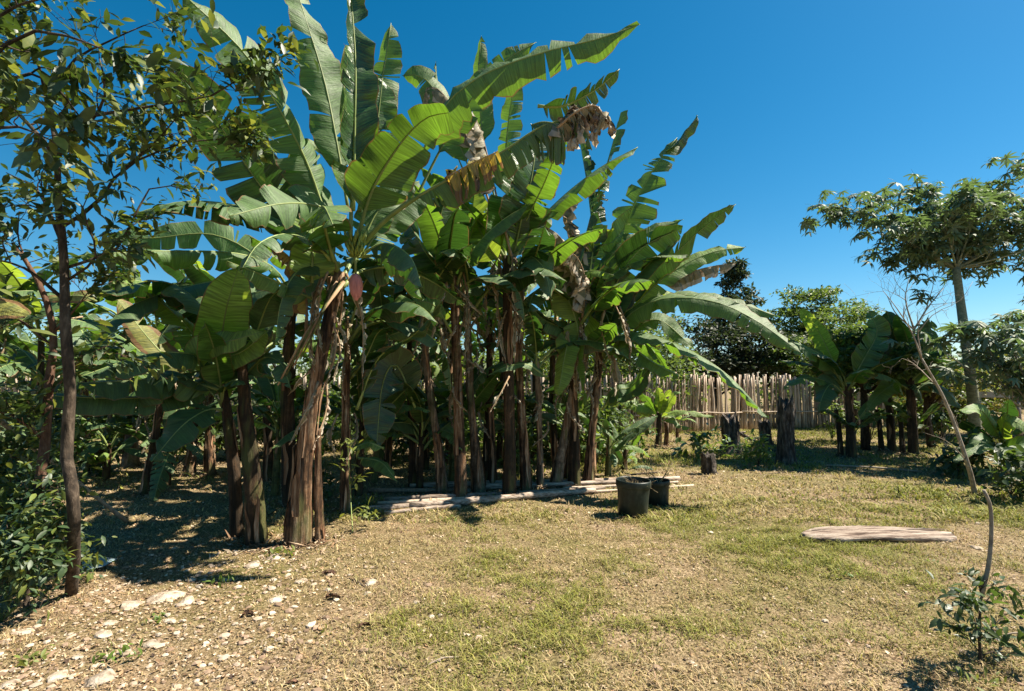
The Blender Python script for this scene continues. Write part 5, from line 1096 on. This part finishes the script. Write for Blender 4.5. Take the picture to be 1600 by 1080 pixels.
# shrubs and weeds
for i, (lb, bx, tops, n, sz, mt) in enumerate([
    ('waist high weedy shrub with narrow leaves right of the clump end', (965, 722), [(955, 650), (985, 640), (1000, 660), (970, 610), (1010, 690), (940, 660)], 420, .15, ('leafL', 'leafB')),
    ('low blue green weed clump in front of the young banana plant', (1095, 712), [(1070, 690), (1100, 680), (1120, 690), (1085, 695), (1130, 705)], 260, .17, ('bluelt', 'leafL')),
    ('small weedy bush at the foot of the big charred stump', (1185, 728), [(1170, 705), (1190, 695), (1200, 705), (1180, 690)], 260, .12, ('leafB', 'leafL')),
    ('dark leafy shrub under the right hand banana group', (1500, 742), [(1480, 700), (1510, 690), (1530, 720), (1465, 720), (1540, 700)], 380, .17, ('leafB', 'leafA')),
    ('dark shrub filling the gap between the right hand banana stems', (1360, 690), [(1340, 570), (1370, 545), (1400, 560), (1380, 600), (1320, 590), (1430, 590)], 520, .2, ('leafB', 'leafL')),
    ('tall dark shrub behind the twin stems of the right hand group', (1300, 688), [(1270, 590), (1300, 560), (1330, 545), (1290, 620), (1350, 600)], 420, .2, ('leafB', 'leafL')),
    ('dark shrub between the bare sapling and the umbrella tree trunk', (1470, 690), [(1450, 620), (1480, 600), (1500, 620), (1520, 640), (1460, 650)], 420, .19, ('leafB', 'leafA')),
    ('leafy undergrowth right behind the bamboo cane', (100, 760), [(40, 640), (100, 620), (160, 640), (200, 660), (10, 690)], 420, .17, ('leafB', 'leafA')),
    ('undergrowth in the dark between the pale tan stem and the twin stems', (270, 735), [(220, 650), (260, 640), (310, 640), (350, 650)], 420, .17, ('leafL', 'leafB')),
    ('undergrowth behind the netted leaning stem', (900, 728), [(880, 650), (910, 640), (940, 660), (850, 670)], 380, .17, ('leafL', 'leafB')),
    ('tangled dark shrub at the right edge behind the bare stalk', (1580, 775), [(1550, 740), (1580, 720), (1610, 730), (1560, 760), (1600, 770)], 420, .15, ('leafB', 'leafA')),
    ('sprig of weeds in the dark under the slim stems', (470, 775), [(470, 750), (500, 760), (520, 745)], 160, .11, ('leafA', 'leafB')),
    ('green weeds behind the end of the poles', (830, 752), [(820, 730), (840, 735), (835, 715)], 90, .12, ('leafL', 'leafB')),
    ('leafy weeds in the gap behind the pale tan stem', (140, 742), [(130, 700), (160, 700), (180, 720), (110, 690)], 240, .18, ('leafL', 'leafA')),
    ('undergrowth behind the three slim stems', (640, 735), [(600, 660), (640, 650), (690, 660), (720, 680), (570, 680)], 420, .17, ('leafL', 'leafB')),
    ('undergrowth behind the crowded dark stems', (800, 730), [(760, 650), (800, 640), (840, 660), (870, 650)], 420, .17, ('leafL', 'leafB')),
    ('undergrowth in the shade left of the thick leaning stem', (430, 735), [(380, 670), (430, 640), (470, 660), (500, 680)], 360, .17, ('leafL', 'leafB'))]):
    g = G(*bx); s0 = Vector((g.x, g.y, .02))
    leafy_tree(lb, [bx, (bx[0], bx[1] - 10, g.y), (bx[0], bx[1] - 20, g.y)], [.012, .01, .008], [([s0, s0.lerp(P(x, y, g.y + .3 * ((x % 7) / 7 - .5)), .5), P(x, y, g.y + .5 * ((x % 5) / 5 - .5))], .008) for x, y in tops], 130 + i, n, sz, mats=mt, name='weed_bush', cat='bush', ln=.25, lvl=2, nb=3, nmax=90 if i not in (3, 4) else 120, spread=.6)

# ---- bare leaning sapling at right and bare tree behind
def bare(label, pts, r, seed, limbs, name, cat, mat='twig', ln=.5, nb=4, lvl=2, base=None):
    rng = random.Random(seed); g = base if base is not None else G(*pts[0][:2]); par = thing(name, (g.x, g.y, 0), label, cat); b = Vector(par.location)
    q = [Vector((g.x, g.y, -.05))] + [P(*p) for p in pts[1:]]; mid, _ = catmull(q, 16); mb = MB()
    mb.tube([p - b for p in mid], [r[0] + (r[1] - r[0]) * i / 15 for i in range(16)], 8, ridge=.12, rng=rng); link('trunk', mb.mesh('trunk', M[mat]), par)
    for l, rr, k in limbs:
        mb = MB(); t_ = []; grow(mb, rng, [P(*p) for p in l], rr, rr * .25, lvl, t_, ln=ln * k, nb=nb, bend=.25, up=.3); link('branch', shift(mb, b).mesh('branch', M[mat]), par)
    return par
D = 7.4
bare('bare leaning sapling with pale forked branches in front of the umbrella tree', [(1524, 773), (1512, 725, D), (1478, 630, D), (1440, 560, D)], (.034, .014), 71,
  [([(1440, 560, D), (1425, 520, D), (1400, 480, D), (1380, 455, D)], .014, .8), ([(1440, 562, D), (1434, 520, D), (1438, 500, D)], .013, .6), ([(1460, 600, D), (1430, 570, D + .2), (1410, 560, D + .2)], .010, .5), ([(1434, 520, D), (1460, 490, D), (1500, 470, D), (1520, 440, D)], .008, .45),
   ([(1500, 690, D), (1495, 660, D), (1485, 640, D)], .008, .3), ([(1510, 720, D), (1480, 690, D - .2), (1440, 675, D - .3)], .008, .3)], 'bare_sapling', 'sapling', ln=.42, nb=4)
D = 17
bare('thin leafless tree against the sky beside the umbrella tree', [(1440, 675), (1430, 560, D), (1428, 510, D)], (.06, .04), 72, [([(1428, 515, D), (1415, 470, D), (1420, 435, D)], .035, 1.0), ([(1428, 515, D), (1450, 480, D), (1475, 450, D)], .035, 1.0), ([(1428, 515, D), (1400, 490, D), (1385, 460, D)], .03, .9)], 'bare_tree', 'tree', mat='bark_grey', ln=1.2, nb=5, base=Vector((P(1440, 675, 17).x, 17, 0)))
# curved bare stake above the small plant
g = G(1535, 1035); D = g.y
lp = leafy_tree('small dark leafy plant at lower right growing around a bare curved stalk', [(1532, 1036), (1530, 990, D), (1532, 950, D), (1535, 925, D)], [.009, .008, .007, .005],
   [([(1532, 1020, D), (1500, 985, D), (1485, 970, D)], .004), ([(1531, 1000, D), (1560, 970, D), (1570, 960, D + .1)], .004), ([(1532, 960, D), (1505, 930, D - .1), (1480, 915, D - .1)], .004), ([(1532, 950, D), (1555, 925, D), (1570, 930, D + .1)], .004), ([(1533, 940, D), (1530, 915, D), (1525, 905, D)], .004), ([(1532, 1025, D), (1560, 1015, D), (1575, 1010, D)], .004), ([(1532, 1010, D), (1520, 960, D - .15), (1510, 950, D - .2)], .004)],
   81, 270, .07, mats=('leafA', 'leafA', 'leafB'), name='small_plant', cat='plant', ln=.12, lvl=1, nb=5, jitter=.025)
mb = MB(); mid, _ = catmull([P(1534, 930, D), P(1545, 880, D), P(1549, 830, D), P(1547, 790, D), P(1537, 766, D)], 16)
mb.tube([p - Vector(lp.location) for p in mid], [.012 - .003 * i / 15 for i in range(16)], 9); link('bare_stalk', mb.mesh('bare_stalk', M['twig']), lp)

# ================================================================== STUMPS
def stump(label, px, py, wpx, pytop, seed, lean=0, jag=.12, group='charred stumps in the grass', flare=1.5, toppx=None):
    g = G(px, py); rng = random.Random(seed); n = 26; lv = 16; mb = MB(); H = P(px, pytop, g.y).z; r0 = wpx / 2 * g.y / F
    ph = [rng.random() * 6.3 for _ in range(6)]
    for i in range(lv + 1):
        u = i / lv; fl = 1 + (flare - 1) * math.exp(-u * 7)
        for j in range(n):
            a = 2 * math.pi * j / n; rr = r0 * fl * (1 + .16 * math.sin(2 * a + ph[0] + u) + .13 * math.sin(5 * a + ph[1] + u * 2) + .10 * math.sin(9 * a + ph[2]) + .07 * rng.gauss(0, 1))
            top = H * (1 - jag * (.5 + .5 * math.sin(3 * a + ph[3])) - jag * .6 * rng.random())
            mb.v.append(Vector((math.cos(a) * rr + lean * u * H, math.sin(a) * rr, -0.05 + (top + .05) * u)))
    for i in range(lv):
        for j in range(n): j2 = (j + 1) % n; mb.face((i * n + j, i * n + j2, (i + 1) * n + j2, (i + 1) * n + j))
    c = len(mb.v); mb.v.append(Vector((lean * H, 0, H * .80)))
    for j in range(n): mb.face((lv * n + j, lv * n + (j + 1) % n, c))
    o = link('tree_stump', mb.mesh('tree_stump', M['stump'])); o.location = (g.x, g.y, 0); tag(o, label, 'stump', group)
stump('tallest charred stump with a split weathered trunk, right of the others', 1229, 724, 21, 610, 1, .03, .2)
stump('charred black stump with a chipped top and a log leaning on it', 1144, 706, 23, 640, 2, -.04, .25, flare=2.0)
stump('smaller black stump between the split tall one and the chipped one', 1197, 694, 14, 655, 3, -.05, .1, flare=1.6)
stump('little dark stump standing alone in the grass, nearest to the pots', 1109, 742, 17, 705, 4, -.06, .2)
def log(label, pts, r, seed, mat='stump', group=None, name='log', n=10, cat='log'):
    rng = random.Random(seed); mid, _ = catmull(pts, 14); b = (mid[0] + mid[-1]) / 2; mb = MB()
    mb.tube([p - b for p in mid], [r * (1 + .12 * rng.gauss(0, 1)) * (1 - .25 * i / 13) for i in range(14)], n, ridge=.12, rng=rng)
    o = link(name, mb.mesh(name, M[mat])); o.location = b; return tag(o, label, cat, group)
gp = G(1150, 690)
log('dark fallen log resting against the chipped black stump', [P(1152, 675, gp.y), P(1180, 690, gp.y - .2), P(1212, 706, G(1212, 706).y)], .05, 3)
log('grey branch lying across the chipped black stump', [P(1126, 672, 15), P(1145, 677, 14.5), P(1165, 675, 14.4)], .035, 5, 'pole')
# ================================================================== POTS
def pot(label, px, py, wpx, hpx, seed, tilt):
    g = G(px, py - 4); par = thing('plant_pot', (g.x, g.y, gzs(g.x, g.y)), label, 'plant pot', 'black plastic pots in the grass')
    r = wpx / 2 * g.y / F; h = hpx * g.y / F; mb = MB(); n = 40
    prof = [(0.0, 0.004), (.80, 0.004), (.83, .02), (.90, .55), (.945, .80), (.95, .81), (1.0, .815), (1.02, .84), (1.02, .96), (1.0, 1.0), (.955, 1.0), (.94, .97), (.90, .72)]
    for (a, z) in prof:
        for j in range(n):
            q = 2 * math.pi * j / n; mb.v.append(Vector((math.cos(q) * a * r, math.sin(q) * a * r, z * h)))
    for i in range(len(prof) - 1):
        for j in range(n): j2 = (j + 1) % n; mb.face((i * n + j, i * n + j2, (i + 1) * n + j2, (i + 1) * n + j))
    link('pot_wall', mb.mesh('pot_wall', M['pot']), par)
    mb = MB(); rng = random.Random(seed)
    for i in range(5):
        for j in range(n): q = 2 * math.pi * j / n; mb.v.append(Vector((math.cos(q) * .90 * r * i / 4, math.sin(q) * .90 * r * i / 4, h * .74 + rng.gauss(0, .006))))
    for i in range(4):
        for j in range(n): j2 = (j + 1) % n; mb.face((i * n + j, i * n + j2, (i + 1) * n + j2, (i + 1) * n + j))
    link('soil', mb.mesh('soil', M['soil']), par)
    par.rotation_euler = (R(tilt[0]), R(tilt[1]), 0)
    return par, g, r, h
p1, g1, r1, h1 = pot('front black nursery pot, the wider one, with a crooked rim', 989, 812, 52, 55, 1, (1, 1.5))
p2, g2_, r2, h2 = pot('rear black nursery pot, partly hidden, holding a dead twiggy plant', 1027, 793, 40, 38, 2, (0, -1.5))
def sprig(label, g, z0, seed, n, L, mat, name, cat, wide=.6, r=.003, leaves=None, group=None):
    rng = random.Random(seed); par = thing(name, (g.x, g.y, z0), label, cat, group)
    for i in range(n):
        a = rng.random() * 6.28; dv = Vector((math.cos(a) * wide, math.sin(a) * wide, .9)).normalized(); q = [Vector((rng.gauss(0, .03), rng.gauss(0, .03), 0))]
        for k in range(4): q.append(q[-1] + dv * L * (.7 + .5 * rng.random()) / 4); dv = (dv + Vector((rng.gauss(0, .22), rng.gauss(0, .22), rng.gauss(0, .12) - .05))).normalized()
        mb = MB(); t_ = []; grow(mb, rng, q, r, r * .4, 1, t_, ln=L * .3, nb=4, bend=.3, up=.2); link('twig', mb.mesh('twig', M[mat]), par)
    return par
sprig('dead twiggy weed growing from the rear pot', Vector((g2_.x, g2_.y, 0)), h2 * .74, 3, 9, .50, 'straw', 'dead_weed', 'dead plant', .9, .0055)
sprig('dry straw tuft spilling over the rim between the two pots', Vector((g1.x + .12, g1.y + .05, 0)), h1 * .74, 5, 14, .24, 'straw', 'dead_weed', 'dead plant', 1.8, .004)
log('dark bent rod lying behind the pots', [G(955, 752, .02), G(985, 742, .03), G(1030, 738, .03)], .018, 6, 'bark', name='branch', cat='branch')  # thin dark bent rod laid along the ground behind the pots
# ================================================================== POLES ON THE GROUND
pol = [('longest pale pole at the back of the row on the ground', (640, 764), (1062, 752), 9, 'pole'), ('pole second from the back of the row on the ground', (735, 768), (980, 757), 9, 'pole'),
       ('grey pole in the middle of the row on the ground', (600, 786), (945, 766), 9, 'pole'), ('thin pole lying between the grey pole and the thick front pole', (590, 791), (1085, 762), 6, 'bamboo'),
       ('thick front pole of the row, lit along its top', (640, 798), (930, 772), 12, 'pole'), ('front pole reaching furthest to the left into the shade', (565, 800), (770, 782), 10, 'pole'),
       ('short broken pole at the near left end of the row', (600, 806), (720, 795), 8, 'pole'), ('thin stick lying on top of the row beside the pots', (880, 768), (1060, 758), 5, 'bamboo'),
       ('dark weathered pole half hidden at the back left of the row', (575, 772), (735, 771), 8, 'bamboo_dark')]
for i, (lb, a, b_, w, mt) in enumerate(pol):
    A_ = G(*a); B2 = G(*b_); r = w / 2 * A_.y / F; rng = random.Random(i)
    pts = [A_.lerp(B2, t) + Vector((0, rng.gauss(0, .015), r * .85 + gzs(A_.x, A_.y) + (.02 if i == 7 else 0) + rng.gauss(0, .006))) for t in (0, .3, .6, 1)]
    log(lb, pts, r, 40 + i, mt, 'weathered poles laid in a row on the ground', 'wooden_pole', 9, 'pole')
g = G(890, 752); mb = MB()
stone = rock(889, 754, 24, 10, 'white block of stone at the foot of the broken tan stem', 99, None, .8)
# leaning bamboo pole at left: two pieces of one cane
a = P(-60, 613, 4.2); b_ = G(197, 817)
q = [a.lerp(b_, t) + Vector((0, 0, .02)) for t in (0, .25, .5, .75, 1)]
log('bamboo cane slanting from the left edge down to the ground behind the thin trunks', q, .026, 12, 'bamboo', name='bamboo_cane', cat='bamboo cane')
# blue sheet
g = G(138, 884); mb = MB(); rng = random.Random(3)
for i in range(7):
    for j in range(4): mb.v.append(Vector(((i - 3) * .055, (j - 1.5) * .09, .018 + .012 * math.sin(i * 1.3 + j) + .01 * rng.random())))
for i in range(6):
    for j in range(3): A_ = i * 4 + j; mb.face((A_, A_ + 4, A_ + 5, A_ + 1))
o = link('plastic_sheet', mb.mesh('plastic_sheet', M['sheet'])); o.location = (g.x, g.y, gzs(g.x, g.y) + .01); o.rotation_euler.z = R(14)
sm = o.modifiers.new('thick', 'SOLIDIFY'); sm.thickness = .006; tag(o, 'pale blue sheet lying on the shaded ground at left', 'sheet')
# ================================================================== PLANK
def make_plank():
    a = G(1250, 842); b_ = G(1478, 838); L = (b_ - a).length; n = 44; m_ = 12; mb = MB(); rng = random.Random(5)
    par = thing('wooden_plank', ((a.x + b_.x) / 2, (a.y + b_.y) / 2 , 0), 'weathered split slab of wood lying in the grass at right', 'plank')
    T_ = []
    for s in (1, 0):
        for i in range(n):
            u = i / (n - 1); w = .19 * min(1, (u / .22)) ** .6 * min(1, ((1 - u) / .12)) ** .5 + .012; w *= 1 + .05 * math.sin(u * 14)
            for j in range(m_):
                v = j / (m_ - 1) * 2 - 1; edge = 1 + (.05 * rng.random() if abs(v) > .9 else 0)
                x = (u - .5) * L; y = v * w * edge + .05 * math.sin(u * 4) - .03
                z = .060 + .020 * math.sin(u * 3.4) - .02 * v * v + (.006 * math.sin(v * 9 + u * 3) + .005 * rng.random() if s else 0)
                mb.v.append(Vector((x, y, z if s else z - .036)))
    for i in range(n - 1):
        for j in range(m_ - 1):
            A_ = i * m_ + j; mb.face((A_, A_ + m_, A_ + m_ + 1, A_ + 1)); Bq = A_ + n * m_; mb.face((Bq, Bq + 1, Bq + m_ + 1, Bq + m_))
    o2 = n * m_
    for i in range(n - 1):
        for j in (0, m_ - 1): A_ = i * m_ + j; mb.face((A_, A_ + o2, A_ + m_ + o2, A_ + m_))
    for i in (0, n - 1):
        for j in range(m_ - 1): A_ = i * m_ + j; mb.face((A_, A_ + 1, A_ + 1 + o2, A_ + o2))
    link('slab', mb.mesh('slab', M['plank']), par)
    for k in range(4):
        mb = MB(); x0 = -L / 2 + L * (.1 + .2 * k); y = rng.uniform(-.09, .09)
        mb.tube([Vector((x0, y, .072)), Vector((x0 + L * .15, y + .012, .078)), Vector((x0 + L * .3, y, .07))], [.004, .009, .003], 5); link('splinter', mb.mesh('splinter', M['plank']), par)
    par.rotation_euler.z = math.atan2(b_.y - a.y, b_.x - a.x)
make_plank()
# small dead sticks and curled leaves on the grass
for i, (a, b_, r, lb) in enumerate([((560, 920), (612, 902), .006, 'dark twig pointing right beside the white flat stone'), ((660, 1048), (716, 1030), .005, 'pale straw stick in the near grass'), ((420, 862), (510, 840), .008, 'grey stick at the foot of the thick stem'), ((1555, 1000), (1620, 996), .006, 'green stick running off the right edge behind the small plant'), ((1180, 745), (1260, 738), .01, 'thin branch on the ground by the stumps'), ((1290, 728), (1440, 738), .02, 'pale rotting branch in the shade of the right hand group'), ((540, 905), (575, 925), .006, 'short dark twig left of the white flat stone')]):
    A_ = G(*a); B2 = G(*b_); log(lb, [A_ + Vector((0, 0, .012)), A_.lerp(B2, .5) + Vector((0, .01, .03)), B2 + Vector((0, 0, .012))], r, 70 + i, 'twig' if i % 2 else 'bark', name='stick', cat='stick', n=6)
for i, (px, py, w, lb) in enumerate([(512, 902, 22, 'rust brown curled leaf on the gravel'), (518, 940, 26, 'dark curled leaf left of the white stones'), (570, 985, 24, 'reddish crumpled leaf in the grass left of centre'), (385, 968, 22, 'dark red leaf beside the gravel'), (455, 1076, 22, 'brown leaf cut by the bottom edge')]):
    g = G(px, py); mb, rb = blade([g + Vector((-w / 2 * g.y / F, 0, .012)), g + Vector((0, .01, .03)), g + Vector((w / 2 * g.y / F, .02, .012))], w * .3 * g.y / F, N0=Vector((0, 0, 1)), ang=0, d=(-45, -50), tears=(2, 2), pet=.03, seed=300 + i, nlen=12, nw=3, crumple=.3, rib=.002, wave=.006)
    b0 = Vector((g.x, g.y, 0)); o = link('fallen_leaf', shift(mb, b0).mesh('fallen_leaf', M['stem'] if i % 2 else M['bark_red'])); o.location = b0; tag(o, lb, 'dead leaf', 'curled dead leaves on the ground')
for i, (px, py, n, s, lb) in enumerate([(512, 988, 14, .03, 'bright green sprig in the dry grass at lower left'), (700, 815, 16, .05, 'green weed sprout in the dry grass before the poles'), (820, 745, 12, .07, 'small weed behind the poles'), (440, 870, 30, .06, 'green weeds at the foot of the thick stem'), (345, 912, 34, .045, 'weed tuft beside the long shadow'), (180, 1030, 30, .05, 'bright weed tuft among the stones'), (60, 1035, 30, .05, 'bright weed tuft near the corner stones'), (1180, 780, 14, .04, 'weed tuft in the grass left of the plank'), (1320, 905, 16, .04, 'weed tuft below the plank'), (1530, 1070, 30, .05, 'yellow green weed tuft at bottom right'), (1450, 880, 22, .03, 'low weed behind the small dark plant'), (235, 975, 24, .04, 'weed tuft left of the long shadow')]):
    g = G(px, py); rng = random.Random(500 + i); par = thing('weed_tuft', (g.x, g.y, 0), lb, 'weed', 'small weeds in the grass'); vs = [leaf_mesh('leaf', M['leafY'] if i % 3 == 0 else M['leafL'], 1, .4)]
    ms = [rmat(rng, g + Vector((rng.gauss(0, s * 1.3), rng.gauss(0, s * 1.3), .012 + rng.random() * s * .5)), s * (.5 + .7 * rng.random()), Vector((rng.gauss(0, .6), rng.gauss(0, .6), .8)), .4) for _ in range(n)]
    place_leaves(par, ms, vs, 60)

# ---- fallen fibre and scraps heaped round the feet of the stems
def feet_litter():
    V = []; Cc = []
    pal = np.array([[0.34, 0.25, 0.17], [0.20, 0.12, 0.07], [0.42, 0.33, 0.23], [0.09, 0.055, 0.03], [0.26, 0.16, 0.09]])
    for (fx, fy, fr) in FEET:
        n = 110; a = rngn.random(n) * 6.283; rr = fr * 0.8 + np.abs(rngn.normal(0, 0.16, n)); x = fx + np.cos(a) * rr; y = fy + np.sin(a) * rr
        L = 0.02 + 0.09 * rngn.random(n) ** 2; w = 0.003 + 0.010 * rngn.random(n); q = rngn.random(n) * 6.283; ti = rngn.normal(0, 0.35, n)
        d = np.stack([np.cos(q), np.sin(q), ti], 1); e = np.stack([-np.sin(q), np.cos(q), rngn.normal(0, 0.3, n)], 1)
        p = np.stack([x, y, gz(x, y) + 0.012 + 0.05 * rngn.random(n) * np.exp(-(rr - fr) / 0.08).clip(0, 1)], 1)
        V.append(np.stack([p - d * L[:, None], p - e * w[:, None] + [0, 0, .004], p + e * w[:, None] + [0, 0, .004], p + d * L[:, None]], 1).reshape(-1, 3))
        Cc.append(np.repeat(pal[rngn.choice(5, n)] * (0.7 + 0.6 * rngn.random((n, 1))), 4, 0))
    v = np.concatenate(V); k = len(v) // 4; i = np.arange(k)[:, None] * 4
    me = npmesh('stem_litter', v, np.concatenate([i + [0, 1, 2], i + [1, 3, 2]], 0), np.concatenate(Cc), M['litter'])
    tag(link('stem_litter', me), 'dry fibres and leaf scraps heaped round the feet of the banana stems', 'leaf litter', kind='stuff')
feet_litter()
